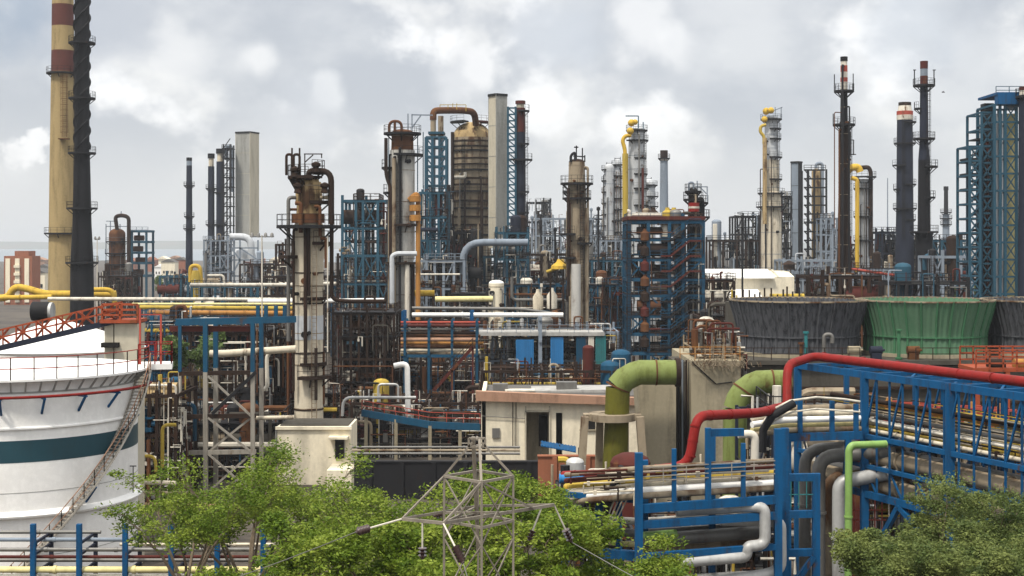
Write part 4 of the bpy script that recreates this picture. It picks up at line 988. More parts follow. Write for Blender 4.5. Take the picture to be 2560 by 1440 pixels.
# ---- free-standing pipes, far to near
PIPES = [
 ('wide grey flue running left then bending down in front of the big brown vessel', [(1320, 606, 282), (1157, 606, 282), (1157, 730, 282)], 9, 'bluegrey', 4, 'flue'),
 ('long pale pipe crossing behind the stained column, upper of two', [(476, 712, 300), (735, 712, 300), (928, 706, 300)], 4.5, 'white_pipe', 1.5, 'pipe'),
 ('thin pale pipe ending left of the grey crowned column', [(845, 706, 298), (925, 706, 298)], 6, 'white_pipe', 1, 'pipe'),
 ('pale pipe on trestles between the chimneys and the stained column', [(120, 747, 262), (480, 748, 262), (735, 749, 262)], 4.5, 'white_pipe', 1, 'pipe'),
 ('white pipe passing behind the stained column at the height of the white patch', [(620, 753, 258), (740, 753, 258), (960, 750, 258)], 5, 'white', 1, 'pipe'),
 ('long dull yellow pipe below the white pipe left of the stained column', [(350, 768, 240), (735, 771, 240)], 5, 'yellow_dull', 1, 'pipe'),
 ('orange-brown pipe under the dull yellow pipe left of the stained column', [(370, 781, 236), (735, 783, 236)], 6, 'orange_rust', 1, 'pipe'),
 ('thin yellow-white pipe above the dull yellow pipe left of the stained column', [(330, 760, 245), (735, 760, 245)], 3, 'yellow_pale', 1, 'pipe'),
 ('bright yellow pipe running into the cream upright vessel', [(1088, 748, 214), (1232, 747, 214)], 7, 'yellow_pale', 1, 'pipe'),
 ('short bright yellow drum pipe right of the grey crowned column', [(1030, 733, 225), (1086, 733, 225)], 8, 'yellow', 1, 'pipe'),
 ('long white pipe end-capped above the grey deck right of the grey crowned column', [(1030, 787, 196), (1408, 787, 196)], 5.5, 'white', 1, 'pipe'),
 ('grey pipe just behind and above the long white capped pipe', [(1030, 770, 205), (1300, 772, 205), (1390, 785, 205)], 4, 'dull_silver', 1, 'pipe'),
 ('thin white pipe running right from the grey crowned column above the yellow drum pipe', [(1035, 686, 270), (1150, 686, 270)], 2.4, 'white_pipe', 1, 'pipe'),
 ('yellow looped pipe behind the chimneys at the left edge', [(-20, 745, 290), (20, 745, 290), (36, 716, 290), (70, 722, 290), (110, 735, 290), (290, 735, 290)], 9, 'yellow', 3, 'pipe'),
 ('yellow pipe with a bent end right of the black stack', [(180, 724, 285), (284, 724, 285), (288, 765, 285)], 6, 'yellow', 2, 'pipe'),
 ('orange-yellow straight pipe at the left edge under the looped yellow pipe', [(-30, 745, 280), (130, 742, 280)], 6, 'yellow', 2, 'pipe'),
 ('pale lamp-grey upright pipe with a bent foot left of the stained column', [(740, 876, 140), (667, 878, 140), (668, 968, 140), (655, 976, 140)], 5, 'white_pipe', .9, 'pipe'),
 ('tan pipe crossing the blue portal toward the stained column', [(525, 884, 138), (560, 884, 138), (740, 872, 138)], 9, 'beige_shell', 1, 'pipe'),
 ('white bent pipe standing in front of the dark pump frame', [(985, 915, 160), (1018, 908, 160), (1020, 1040, 160)], 7, 'white', 1.2, 'pipe'),
 ('grey pipe with a rounded bend below the dark exchanger frame', [(1040, 994, 158), (858, 994, 158), (856, 1040, 158)], 4, 'silver', 1, 'pipe'),
 ('red pipe rising at the right of the slim brown-black stack foot', [(2125, 672, 270), (2250, 690, 270)], 3.5, 'red_old', 1, 'pipe'),
 ('beige pipe crossing right of the black stack', [(2325, 643, 280), (2410, 643, 280)], 3.5, 'beige_shell', 1, 'pipe'),
 ('beige pipe line at the foot of the blue portal', [(640, 1045, 132), (735, 1043, 132)], 5, 'beige_shell', 1, 'pipe'),
]
for lab, pts, r, mt, bd, nm in PIPES: pipe(lab, pts, r, mt, bd, 10, nm, 'flue' if nm == 'flue' else 'pipe', flange=9)
# trestles under the pale pipes
for i, (px, py, Yp, mt, lab) in enumerate(((560, 752, 262, 'blue_old', 'blue trestle under the pale pipes, nearest the black stack'), (640, 752, 262, 'blue_old', 'blue trestle under the pale pipes at the lamp mast'), (905, 752, 258, 'blue_old', 'blue trestle under the white pipe right of the stained column'), (1180, 790, 196, 'blue', 'bright blue post frame carrying the long white capped pipe'), (1010, 790, 196, 'blue', 'bright blue post frame at the left end of the long white capped pipe'), (1350, 790, 196, 'bluegrey', 'grey post frame near the capped end of the long white pipe'))):
    t = thing('pipe_support', lab, 'support', (X(px, Yp), Yp, 0)); m = MB()
    for dy in (-1.5, 1.5): m.beam((X(px, Yp), Yp + dy, 0), (X(px, Yp), Yp + dy, Z(py - 14 if mt == 'blue' else py, Yp)), .5)
    for q in (6, 60, 110): m.beam((X(px, Yp), Yp - 2, Z(py + q, Yp)), (X(px, Yp), Yp + 2, Z(py + q, Yp)), .4)
    m.build('post', mt, t)
# rusty bank of pipes on its rack (x 1010..1195, y 800..890)
Y = 178
t = thing('pipe_rack', 'rack stacked with a bank of rusty and reddish pipes below the long white capped pipe', 'pipe rack', (X(1100, Y), Y, 0)); m = MB()
for px in (1012, 1072, 1130, 1192):
    for dy in (0, 4): m.beam((X(px, Y), Y + dy, 0), (X(px, Y), Y + dy, Z(800, Y)), .32)
    for py in (815, 850, 886): m.beam((X(px, Y), Y - .3, Z(py, Y)), (X(px, Y), Y + 4.3, Z(py, Y)), .3)
for dy in (0, 4): m.beam((X(1012, Y), Y + dy, Z(890, Y)), (X(1192, Y), Y + dy, Z(890, Y)), .35)
m.build('frame', 'blue_old', t)
rg = random.Random(9)
for k, (py, mt, r) in enumerate(((806, 'red_old', 3), (814, 'maroon', 4), (823, 'dull_silver', 3), (832, 'dark_rust', 4), (840, 'rust', 4), (849, 'parapet', 5), (858, 'orange_rust', 4), (867, 'rust', 5), (876, 'beige_shell', 4), (883, 'brown_shell', 4))):
    px_tube([(1002, py, Y + rg.uniform(-.2, 3)), (1200 + rg.uniform(-6, 10), py, Y + rg.uniform(-.2, 3))], r, Y, 8).build('pipe', mt, t)
# diagonal conveyor-like stair below
Y = 172
t = thing('stair_flight', 'maroon stair flight slanting up to the rusty pipe bank', 'stairs', (X(1120, Y), Y, 0)); m = MB()
for dy in (0, 1.2): m.beam(P(1085, 975, Y + dy), P(1182, 868, Y + dy), .25, .4)
for k in range(22): m.box(P(1085, 975, Y + .6).lerp(P(1182, 868, Y + .6), k / 21), (.3, 1.2, .06))
m.beam(P(1182, 868, Y), Vector((X(1182, Y), Y, 0)), .25); m.beam(P(1130, 925, Y), Vector((X(1130, Y), Y, 0)), .25)
o = m.build('flight', 'maroon', t)
MB().rail([P(1085, 975, Y), P(1182, 868, Y)], 1.1, 1.6, .08).build('handrail', 'dark_rust', t)
# blue cladding panels
Y = 196
for i, (x0, x1, y0, y1, mt, lab) in enumerate(((1290, 1334, 848, 924, 'blue_panel', 'bright blue cladding panel, widest and leftmost'), (1376, 1408, 842, 922, 'blue_panel', 'bright blue cladding panel in the middle of the grey deck'), (1440, 1466, 842, 918, 'blue_old', 'faded blue cladding panel left of the white strip'), (1470, 1484, 840, 918, 'white_pipe', 'narrow white cladding strip between faded blue panels'), (1488, 1514, 838, 912, 'teal', 'grey-green cladding panel right of the white strip'))):
    m = MB(); xa, xb = X(x0, Y), X(x1, Y); k = int((xb - xa) / .3)
    m.box(((xa + xb) / 2, Y - .6, (Z(y0, Y) + Z(y1, Y)) / 2), (xb - xa, .3, Z(y0, Y) - Z(y1, Y)))
    for j in range(k): m.box((xa + .15 + j * .3, Y - .78, (Z(y0, Y) + Z(y1, Y)) / 2), (.1, .1, Z(y0, Y) - Z(y1, Y)))
    tag(m.build('cladding_panel', mt, None, (xa, Y, Z(y1, Y))), lab, 'panel')
m = MB(); m.box((X(1345, Y), Y + 2, Z(834, Y)), (S(330, Y), 6, .5)); t = m.build('walkway_deck', 'roof_grey', None, (X(1345, Y), Y, Z(834, Y))); tag(t, 'long grey walkway deck above the blue cladding panels', 'walkway')
MB().rail([P(1182, 832, Y - 1), P(1508, 832, Y - 1)], 1.1, 2, .07).build('railing', 'bluegrey', t)
# cream upright vessel and drums below the blue beam
Y = 232
t, cx, cy = tower('upright_vessel', 'cream round-topped upright vessel at the end of the bright yellow pipe', 'vessel', 1241, Y, [('shell', 'cream_wall', [(708, 19), (800, 19)])], n=24)
MB().lathe(cx, cy, [(S(19, Y), Z(708, Y))] + dome(S(19, Y), Z(708, Y), S(8, Y)), 24).build('dome', 'white', t)
for i, (px, py, mt, lab) in enumerate(((1345, 755, 'beige_shell', 'beige drum hanging under the blue beam, nearer the cream vessel'), (1380, 752, 'white_pipe', 'pale drum under the blue beam, nearer the double-gallery column'))):
    p = P(px, py, 240); m = MB(); m.lathe(p.x, p.y, [(.1, p.z - 1.8), (.9, p.z - 1.3), (.9, p.z + .9), (.35, p.z + 1.7), (.3, p.z + 2.2)], 14); tag(m.build('drum', mt, None, tuple(p)), lab, 'vessel')
# yellow vent vessel on the left and the yellow hopper in front of column H
Y = 340
t = thing('vent_vessel', 'yellow hooded vessel standing between the thin dark stack and the twin stacks', 'vessel', (X(490, Y), Y, 0))
px_tube([(476, 705, Y), (476, 664, Y), (500, 664, Y), (503, 712, Y)], 5, Y, 10, 1.6).build('pipe', 'yellow', t)
MB().lathe(X(490, Y), Y, [(S(13, Y), 0), (S(13, Y), Z(690, Y)), (S(9, Y), Z(676, Y))], 16).build('shell', 'yellow_dull', t)
Y = 235
t = thing('hopper', 'yellow hopper with sloping hood left of the double-gallery column foot', 'hopper', (X(1400, Y), Y, Z(690, Y)))
m = MB(); m.lathe(X(1400, Y), Y - 2, [(1.6, Z(672, Y)), (1.5, Z(664, Y)), (.7, Z(655, Y)), (.5, Z(648, Y))], 12); m.build('hood', 'yellow', t)
px_tube([(1366, 680, Y - 2), (1412, 664, Y - 2)], 4, Y, 8).build('chute', 'yellow_dull', t)
m = MB(); m.beam(P(1376, 680, Y - 2), Vector((X(1376, Y), Y - 2, 0)), .3); m.beam(P(1408, 668, Y - 2), Vector((X(1408, Y), Y - 2, 0)), .3); m.build('leg', 'dark_rust', t)
# white sloped-roof warehouse
Y = 325
t = thing('warehouse', 'long white warehouse with pale sloped roof behind the cooling towers', 'warehouse', (X(1890, Y), Y + 10, 0))
x0, x1, xr = X(1778, Y), X(1955, Y), X(2018, Y); z0, z1, z2, z3 = Z(676, Y), Z(692, Y), Z(712, Y), Z(730, Y)
MB().prism([(0, 0), (0, z1), (8, z0 - .2), (16, z1), (16, 0)], (x0, Y, 0), (0, 1, 0), (0, 0, 1), (xr - x0 - 3, 0, 0)).build('wall', 'cream_wall', t)
MB().prism([(-1.2, z1 - .1), (7.8, z0 + .2), (8.2, z0 + .2), (17.2, z1 - .1), (17.2, z1 - .4), (8, z0 - .1), (-1.2, z1 - .4)], (x0 - .8, Y, 0), (0, 1, 0), (0, 0, 1), (xr - x0 - 7, 0, 0)).build('roof', 'white', t)
MB().prism([(-.1, z1), (8, z0 + .1), (16.1, z1)], (xr - 7.0, Y, 0), (0, 1, 0), (0, 0, 1), (.5, 0, 0)).build('gable', 'sheet_beige', t)
MB().prism([(-9, z3 - 2.2), (-9, z3 - 1.8), (-.2, z2 - 1.0), (-.2, z2 - 1.6)], (x0 + .5, Y, 0), (0, 1, 0), (0, 0, 1), (xr - x0 - 12, 0, 0)).build('lean_to_roof', 'white', t)
m = MB(); m.box(((x0 + xr) / 2 - 6, Y - 8.6, (z3 - 2.2) / 2), (xr - x0 - 13, .3, z3 - 2.3)); m.build('lean_to_wall', 'sheet_beige', t)
m = MB(); m.lathe(X(1990, Y), Y + 8, [(1.4, z0), (1.4, z0 + 1.2), (1.9, z0 + 1.3), (.3, z0 + 2.2)], 12); m.build('ridge_vent', 'dark_rust', t)
# small buildings by the water on the left
rg = random.Random(5)
LT = [(0, 'red-framed apartment block with cream panels at the left edge', 45, 640, 560, 70, 'brick'),
      (1, 'low brown-roofed house right of the rust-red vessel', 420, 655, 900, 34, 'cream_wall'), (2, 'white shed by the water right of the looped-pipe vessel', 398, 668, 1000, 24, 'white'),
      (3, 'brown block by the water next to the thin dark stack', 450, 650, 950, 26, 'brick'), (4, 'cream low block at the left edge behind the apartment block', 92, 682, 620, 40, 'cream_wall'),
      (5, 'grey shed just left of the cream chimney', 108, 668, 900, 30, 'roof_grey')]
for i, lab, px, top, Yb, wp, mt in LT:
    w_, h_ = S(wp, Yb), Z(top, Yb); x = X(px, Yb)
    t = thing('apartment_block' if i == 0 else 'house', lab, 'building', (x, Yb + 5, 0))
    MB().box((x, Yb + 5, h_ / 2), (w_, 10, h_)).build('wall', mt, t)
    if i == 0:
        for k in range(3): MB().box((x - w_ * .36 + k * w_ * .34, Yb - .1, h_ * .5), (w_ * .16, .5, h_ * .9)).build('panel', 'cream_wall', t)
        for k in range(5): MB().box((x - w_ * .02, Yb - .5, 3 + k * 3.1), (w_ * .2, 1.2, 1.1)).build('balcony', 'cream_wall', t)
        MB().box((x + w_ * .1, Yb + 5, h_ + 1), (w_ * .5, 8, 2)).build('roof_room', 'brick', t)
    else:
        MB().prism([(-w_ * .55, h_), (0, h_ + 2), (w_ * .55, h_)], (x, Yb - .5, 0), (1, 0, 0), (0, 0, 1), (0, 11, 0)).build('roof', 'roof_dark' if i != 2 else 'white', t)
        for k in range(3): MB().box((x - w_ * .3 + k * w_ * .3, Yb - .05, h_ * .5), (w_ * .12, .3, 1.6)).build('window', 'opening', t)
# town spread thinly along the shore: trees and houses far away
FT = [(30, 660, 1300), (75, 655, 1400), (100, 650, 1500), (380, 650, 1250), (410, 648, 1400), (440, 646, 1500), (330, 652, 1350), (690, 650, 1300), (720, 655, 1200), (650, 648, 1500)]
for i, (px, top, Yb) in enumerate(FT):
    w_, h_ = S(22 + 6 * (i % 3), Yb), max(6, Z(top, Yb)); x = X(px, Yb)
    o = MB(); o.box((x, Yb, h_ / 2), (w_, 14, h_)); o.prism([(-w_ * .54, h_), (0, h_ + 3), (w_ * .54, h_)], (x, Yb - 8, 0), (1, 0, 0), (0, 0, 1), (0, 16, 0))
    tag(o.build('house', ['brick', 'cream_wall', 'parapet'][i % 3], None, (x, Yb, 0)), 'tiny far house on the hazy shore by the water', 'house', 'far houses along the shore')
# thin vent pipes poking out of the far belt
rg = random.Random(44)
for k in range(16):
    px = [866, 900, 948, 1052, 1128, 1205, 1330, 1352, 1388, 1478, 1496, 1545, 1812, 1856, 1966, 2082][k]; Yv = rg.uniform(300, 420); top = rg.uniform(520, 590); x = X(px, Yv)
    m = MB(); m.tube([(x, Yv, 0), (x, Yv, Z(top, Yv))], .22, 8); m.lathe(x, Yv, [(.22, Z(top, Yv)), (.42, Z(top, Yv) + .1), (.42, Z(top, Yv) + .7), (.1, Z(top, Yv) + .9)], 8)
    m.box((x, Yv, Z(top + 22, Yv)), (1.6, 1.6, .2))
    tag(m.build('vent_stack', 'dark_steel' if k % 3 else 'bluegrey', None, (x, Yv, 0)), 'thin capped vent pipe poking out of the far belt of pipe frames', 'vent', 'thin vent pipes of the far belt')
# lamp masts
for px, top, foot, Y, lab in ((655, 588, 800, 215, 'thin pale lamp mast with a crossbar of lamps left of the stained column'), (243, 595, 760, 330, 'thin pale lamp mast right beside the black stack')):
    t = thing('lamp_mast', lab, 'lamp mast', (X(px, Y), Y, 0))
    MB().tube([(X(px, Y), Y, 0), P(px, top, Y)], .16, 8, 0, .1).build('pole', 'white_pipe', t)
    m = MB(); m.beam(P(px - 28 if px > 500 else px - 6, top + 4, Y), P(px + 28 if px > 500 else px + 6, top + 4, Y), .14); m.build('crossbar', 'dark_steel', t)
    for dx in ((-25, -9, 9, 25) if px > 500 else (-5, 5)):
        m = MB(); p = P(px + dx, top, Y); m.lathe(p.x, p.y, [(.1, p.z - .35), (.32, p.z - .3), (.22, p.z + .25), (.06, p.z + .4)], 10); m.build('lamp', 'dull_silver', t)
# windsocks
for px, py, Y, lab in ((1104, 912, 190, 'red and white windsock over the dark pump frame'), (2262, 688, 262, 'small red and white windsock near the foot of the black stack on its drum')):
    p = P(px, py, Y); t = thing('windsock', lab, 'windsock', (p.x + 1, Y, 0))
    MB().tube([(p.x + 1, Y, 0), (p.x + 1, Y, p.z + .5)], .06, 6).build('pole', 'dull_silver', t)
    for k in range(4):
        a = Vector((p.x + 1 - k * .55, Y, p.z + .3 - k * .16)); b2 = Vector((p.x + .45 - k * .55, Y, p.z + .14 - k * .16))
        MB().tube([a, b2], .33 - k * .05, 10, 0, .28 - k * .05).build('sock_band', ['white', 'red'][k % 2], t)
# ------------------------------------------------------------------ cooling tower cells with their fan stacks
Y0 = 128.0
zd = Z(900, Y0)
t = thing('cooling_tower', 'long cooling tower block under the row of ribbed fan stacks', 'cooling tower', (X(2260, 135), 136, 0))
xl, xr_ = X(1838, Y0), X(2900, Y0)
MB().box(((xl + xr_) / 2, Y0 + 8, (zd - .5) / 2), (xr_ - xl, 16, zd - .5)).build('casing', 'concrete_dark', t)
MB().box(((xl + xr_) / 2, Y0 + 8, zd - .2), (xr_ - xl + 1, 17, .4)).build('deck', 'concrete_dark', t)
for k in range(8):
    MB().box(((xl + xr_) / 2, Y0 - .15 - .12 * (k % 2), 1.5 + k * 1.35), (xr_ - xl - .6, .3, .25)).build('louver', 'dark_rust', t)
for a, b2 in ((1840, 2150), (2290, 2460)):
    MB().rail([(X(a, Y0), Y0 + .05, zd), (X(b2, Y0), Y0 + .05, zd)], 1.1, 1.7, .07).build('railing', 'dark_rust', t)
YC = 135.2
for i, (px, mt, rb, lab) in enumerate(((1995, 'fan_dark', 'fan_dark', 'weathered dark fan stack, leftmost on the cooling tower'), (2312, 'fan_green', 'fan_green_rib', 'green ribbed fan stack between two dark ones on the cooling tower'), (2628, 'fan_dark', 'fan_dark', 'weathered dark fan stack cut by the right edge on the cooling tower'))):
    cx = X(px, YC); t = thing('fan_stack', lab, 'fan stack', (cx, YC, zd))
    prof = [(5.75, zd), (5.62, zd + .9), (5.6, zd + 1.9), (5.7, zd + 2.5), (6.05, zd + 3.7), (6.5, zd + 5.25)]
    inner = [(r - .12, z) for r, z in reversed(prof)]
    m = MB(); n = 144; vs = []; fs = []; full = prof + inner
    for (r, z) in full:
        for k in range(n):
            a = 2 * PI * k / n; q = r + (.05 if k % 2 else -.04)
            vs.append((cx + q * math.cos(a), YC + q * math.sin(a), z))
    for j in range(len(full) - 1):
        for k in range(n): fs.append((j * n + k, j * n + (k + 1) % n, (j + 1) * n + (k + 1) % n, (j + 1) * n + k))
    m.add(vs, fs); m.build('shell', mt, t, smooth=20)
    for k in range(28):
        a = 2 * PI * (k + .5) / 28
        MB().tube([(cx + (r + .05) * math.cos(a), YC + (r + .05) * math.sin(a), z) for r, z in prof], .11, 6).build('rib', rb, t)
    MB().ring(cx, YC, zd + 5.3, 6.38, 6.6, .14, 72).build('rim', 'brown_shell', t)
    MB().ring(cx, YC, zd + 1.95, 5.62, 5.78, .12, 72).build('seam_band', rb, t)
    MB().ring(cx, YC, zd + .35, 5.5, 5.95, .33, 60).build('curb', 'concrete', t)
# things standing on the fan deck
p = (X(2060, 128.6), 128.6)
t = thing('vent_pipe', 'grey gooseneck pipe standing in front of the leftmost dark fan stack', 'pipe', (p[0], p[1], zd))
MB().tube([(p[0], p[1], zd), (p[0], p[1], zd + 2.3), (p[0] + .75, p[1], zd + 2.3), (p[0] + .75, p[1], zd + 1.5)], .2, 10, .6).build('pipe', 'dull_silver', t)
MB().ring(p[0], p[1], zd + .15, .1, .42, .15, 12).build('flange', 'dull_silver', t)
for i, (px, h, mt, lab) in enumerate(((2015, 2.4, 'teal', 'green-blue standpipe on the fan deck before the leftmost fan stack'), (2247, 2.6, 'fan_green_rib', 'dark green standpipe before the green fan stack'), (2003, 1.4, 'rust', 'short rusty standpipe on the fan deck left of the green-blue one'))):
    x = X(px, 128.5); m = MB(); m.lathe(x, 128.5, [(.16, zd), (.16, zd + h), (.28, zd + h), (.28, zd + h + .18)], 10); m.ring(x, 128.5, zd + .2, .1, .34, .15, 10)
    tag(m.build('standpipe', mt, None, (x, 128.5, zd)), lab, 'pipe')
for i, (px, mt, lab) in enumerate(((2283, 'rust', 'rusty fan motor on a stand before the green fan stack'), (2190, 'navy_steel', 'blue-black motor on the deck at the left foot of the green fan stack'), (2135, 'concrete', 'pale lump of sacks at the gap between the dark and green fan stacks'))):
    x = X(px, 128.7); m = MB()
    m.tube([(x - .55, 128.7, zd + .85), (x + .55, 128.7, zd + .85)], .38, 12); m.box((x, 128.7, zd + .3), (.9, .7, .6)); m.tube([(x + .55, 128.7, zd + .85), (x + .8, 128.7, zd + .85)], .12, 8)
    tag(m.build('motor', mt, None, (x, 128.7, zd)), lab, 'motor')
# row of stubs and valves on top behind the dark stack rim
t = thing('valve_row', 'row of dark stub pipes and a yellow header seen above the leftmost fan stack rim', 'pipes', (X(1920, 150), 150, 0))
Yv = 150
MB().box((X(1920, Yv), Yv + 1, Z(752, Yv) / 2 - .1), (S(200, Yv), 2, Z(752, Yv))).build('plinth', 'concrete_dark', t)
px_tube([(1925, 742, Yv + .6), (2010, 742, Yv + .6)], 8, Yv, 10).build('header', 'yellow_dull', t)
rg = random.Random(12)
for k in range(13):
    px = 1830 + k * 14 + rg.uniform(-3, 3); h = rg.uniform(14, 36)
    px_tube([(px, 752, Yv), (px, 752 - h, Yv)], 2.2, Yv, 7).build('stub', rg.choice(['dark_rust', 'dark_steel', 'yellow_dull', 'dark_rust']), t)

# ------------------------------------------------------------------ concrete basin walls with the big lime-green mains
Y = 116
t = thing('basin_wall', 'stained concrete basin wall with a buttress between the two lime-green mains', 'wall', (X(1720, Y), Y, 0))
def wall(name, mt, poly, Yw, dep):
    q = [(X(px, Yw), max(0, Z(py, Yw))) for px, py in poly]
    return MB().prism([(x, z) for x, z in q], (0, Yw, 0), (1, 0, 0), (0, 0, 1), (0, dep, 0)).build(name, mt, t)
wall('buttress', 'concrete', [(1592, 928), (1690, 914), (1690, 1340), (1622, 1340)], Y - 1, 5)
wall('wall', 'concrete', [(1728, 902), (1850, 902), (1850, 1340), (1728, 1340)], Y, 14)
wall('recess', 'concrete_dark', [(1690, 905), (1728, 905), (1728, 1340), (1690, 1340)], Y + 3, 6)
for k, px in enumerate((1697, 1706, 1716, 1723)):
    px_tube([(px, 900, Y + 1.5), (px, 1330, Y + 1.5)], 2.2, Y, 6).build('conduit', ['dark_steel', 'bluegrey', 'dark_rust', 'dark_steel'][k], t)
m = MB(); m.rail([P(1700, 902, Y + .3), P(1850, 902, Y + .3)], 1.15, 1.3, .06); m.build('railing', 'orange_rust', t)
m = MB(); m.rail([P(1760, 930, Y - 1), P(1830, 930, Y - 1)], 2.2, .8, .05, mids=3); m.build('scaffold', 'brown_shell', t)
px_tube([(1730, 905, Y - .1), (1790, 960, Y - .1), (1830, 955, Y - .1)], 1.6, Y, 6).build('hose', 'dark_steel', t)
m = MB(); rg = random.Random(31)
t = thing('dry_shrub', 'dry brown shrubby creeper along the top of the concrete basin wall', 'plant', (X(1810, Y - 1), Y - 1, Z(905, Y)))
for k in range(260):
    p = P(rg.gauss(1800, 38), 905 - abs(rg.gauss(0, 11)) + 14, Y - .8 + rg.uniform(-.4, .8)); q = p + Vector((rg.uniform(-.4, .4), rg.uniform(-.2, .2), rg.uniform(-.3, .5))); m.beam(p, q, .035)
m.build('stems', 'brown_shell', t)
unit('rusty scaffold and small pipes crowded on top of the concrete basin wall', 1738, 1850, 868, 118, 8, 1, 5, 'brown_shell', PAL_RUST, 95, 26, 2, cw=.12, eq=10, zb=Z(904, 118), floors=0, fine=110)
def main_pipe(label, pts, rp, Yp, joints, mt2='lime_old', split=3):
    t = thing('water_main', label, 'pipe', (X(pts[-1][0], Yp), Yp, 0))
    r = S(rp, Yp); Q = [P(px, py, Yp) for px, py in pts]
    MB().tube(Q[:split + 1], r, 26, 0).build('elbow', 'lime', t)
    MB().tube([Q[split], Q[-1]], r * .985, 26).build('riser', mt2, t)
    for i in joints:
        a, b2 = Q[i], Q[min(i + 1, len(Q) - 1)]; dd = (b2 - a).normalized() * .06
        MB().tube([a - dd, a + dd], r * 1.05, 26).build('weld_joint', 'rust', t)
    return t
Y = 112
t = main_pipe('lime-green water main bent over onto a concrete stand left of the basin wall', [(1700, 931), (1640, 931), (1600, 931), (1586, 935), (1562, 948), (1545, 968), (1534, 992), (1530, 1020), (1530, 1340)], 31, Y, (1, 5), split=5)
MB().tube([P(1688, 931, Y), P(1700, 931, Y)], S(36, Y), 24).build('flange', 'dark_rust', t)
t = thing('pipe_stand', 'four-legged concrete stand around the rusty foot of the bent lime-green main', 'stand', (X(1530, Y), Y, 0))
zt = Z(1042, Y)
m = MB(); m.ring(X(1530, Y), Y, zt + .28, S(33, Y), S(58, Y), .55, 24); m.box((X(1488, Y), Y, zt), (S(60, Y), 1.2, .5)); m.box((X(1572, Y), Y, zt), (S(60, Y), 1.2, .5)); m.build('collar', 'brown_shell', t)
for (pa, pb, dy) in ((1462, 1440, -1.2), (1600, 1618, -1.2), (1500, 1496, 1.6), (1562, 1566, 1.6)):
    MB().beam(P(pa, 1042, Y + dy), (X(pb, Y), Y + dy, 0), .6, .6).build('leg', 'brown_shell', t)
Y = 96
main_pipe('lime-green water main bending down behind the red pipe and blue frame', [(1975, 955), (1930, 955), (1895, 956), (1878, 963), (1860, 976), (1846, 996), (1838, 1022), (1835, 1060), (1833, 1420)], 30, Y, (1, 4), 'lime', split=6)

# ------------------------------------------------------------------ buildings of the middle ground
Y = 140
t = thing('hut', 'small cream flat-roofed hut at the foot of the stained column', 'hut', (X(790, Y), Y + 3, 0))
xa, xb, z1 = X(693, Y), X(876, Y), Z(1066, Y)
MB().box(((xa + xb) / 2, Y + 3, z1 / 2), (xb - xa, 6, z1)).build('wall', 'cream_wall', t)
MB().box(((xa + xb) / 2, Y + 3, z1 + .05), (xb - xa - .5, 5.4, .12)).build('roof', 'concrete_dark', t)
MB().box(((xa + xb) / 2, Y - .12, z1 - .15), (xb - xa + .3, .24, .3)).build('coping', 'cream_wall', t)
o = MB().box((X(850, Y), Y - .05, Z(1122, Y)), (S(24, Y), .25, S(48, Y))).build('window', 'opening', t)
MB().box((X(848, Y), Y - .6, Z(1092, Y)), (S(48, Y), 1.2, .22)).build('sunshade', 'cream_wall', o)
MB().box((X(862, Y), Y - .1, Z(1122, Y)), (.08, .35, S(48, Y))).build('frame', 'sheet_grey', o)
MB().box((X(860, Y), Y - 2, Z(1160, Y) / 2), (S(60, Y), 4, Z(1160, Y))).build('porch', 'cream_wall', t)
px_tube([(690, 1066, Y - .1), (690, 1180, Y - .1)], 1.5, Y, 6).build('downpipe', 'sheet_grey', t)
Y = 148
t = thing('pump_house', 'cream building with brown parapet and open doorways left of the lime-green main', 'building', (X(1400, Y), Y + 6, 0))
xa, xb, zt, zb = X(1203, Y), X(1612, Y), Z(1000, Y), 0
# the front wall leans away: left end nearer the camera than the right
def pw(px, py, dy=0): return P(px, py, Y + dy)
def wallstrip(pxs, top, bot, mt, name, dy=0, th=.4):
    (p0, p1) = pxs; a, b2 = pw(p0, top, dy), pw(p1, top, dy)
    return MB().box(((a.x + b2.x) / 2, Y + dy + th / 2, (a.z + max(0, Z(bot, Y + dy))) / 2), (b2.x - a.x, th, a.z - max(0, Z(bot, Y + dy)))).build(name, mt, t)
wallstrip((1203, 1312), 1000, 1180, 'cream_wall', 'wall')
wallstrip((1312, 1374), 1000, 1026, 'cream_wall', 'wall'); wallstrip((1374, 1390), 1000, 1180, 'cream_wall', 'pillar'); wallstrip((1390, 1406), 1000, 1032, 'cream_wall', 'wall'); wallstrip((1406, 1612), 1000, 1180, 'cream_wall', 'wall')
MB().box((X(1360, Y), Y + 3.2, Z(1090, Y)), (S(110, Y), .3, S(160, Y))).build('back_wall', 'concrete', t)
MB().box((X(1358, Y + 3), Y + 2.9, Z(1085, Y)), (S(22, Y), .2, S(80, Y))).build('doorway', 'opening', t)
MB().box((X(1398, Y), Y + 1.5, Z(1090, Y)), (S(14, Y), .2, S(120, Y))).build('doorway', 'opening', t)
MB().box((X(1205, Y) + .2, Y + 5, zt / 2 + .5), (.4, 10, zt + 1)).build('side_wall', 'cream_wall', t)
m = MB(); m.prism([(X(1190, Y) , Z(976, Y)), (X(1620, Y), Z(994, Y)), (X(1620, Y), Z(1012, Y)), (X(1190, Y), Z(1000, Y))], (0, Y - .9, 0), (1, 0, 0), (0, 0, 1), (0, 1.2, 0)); m.build('parapet', 'parapet', t)
m = MB(); m.box(((xa + xb) / 2, Y + 6, zt + .3), (xb - xa, 11.4, .3)); m.build('roof', 'roof_dark', t)
m = MB(); m.prism([(0, 0), (9, 0), (9, .35), (0, .2)], (X(1330, Y), Y + 2.5, zt + .5), (1, 0, 0), (0, 0, 1), (0, 5, 0)); m.build('roof_sheet', 'roof_grey', t)
m = MB(); m.box((X(1300, Y), Y + 3, zt + .75), (3.2, 2, .1)); m.build('roof_sheet', 'white_pipe', t)
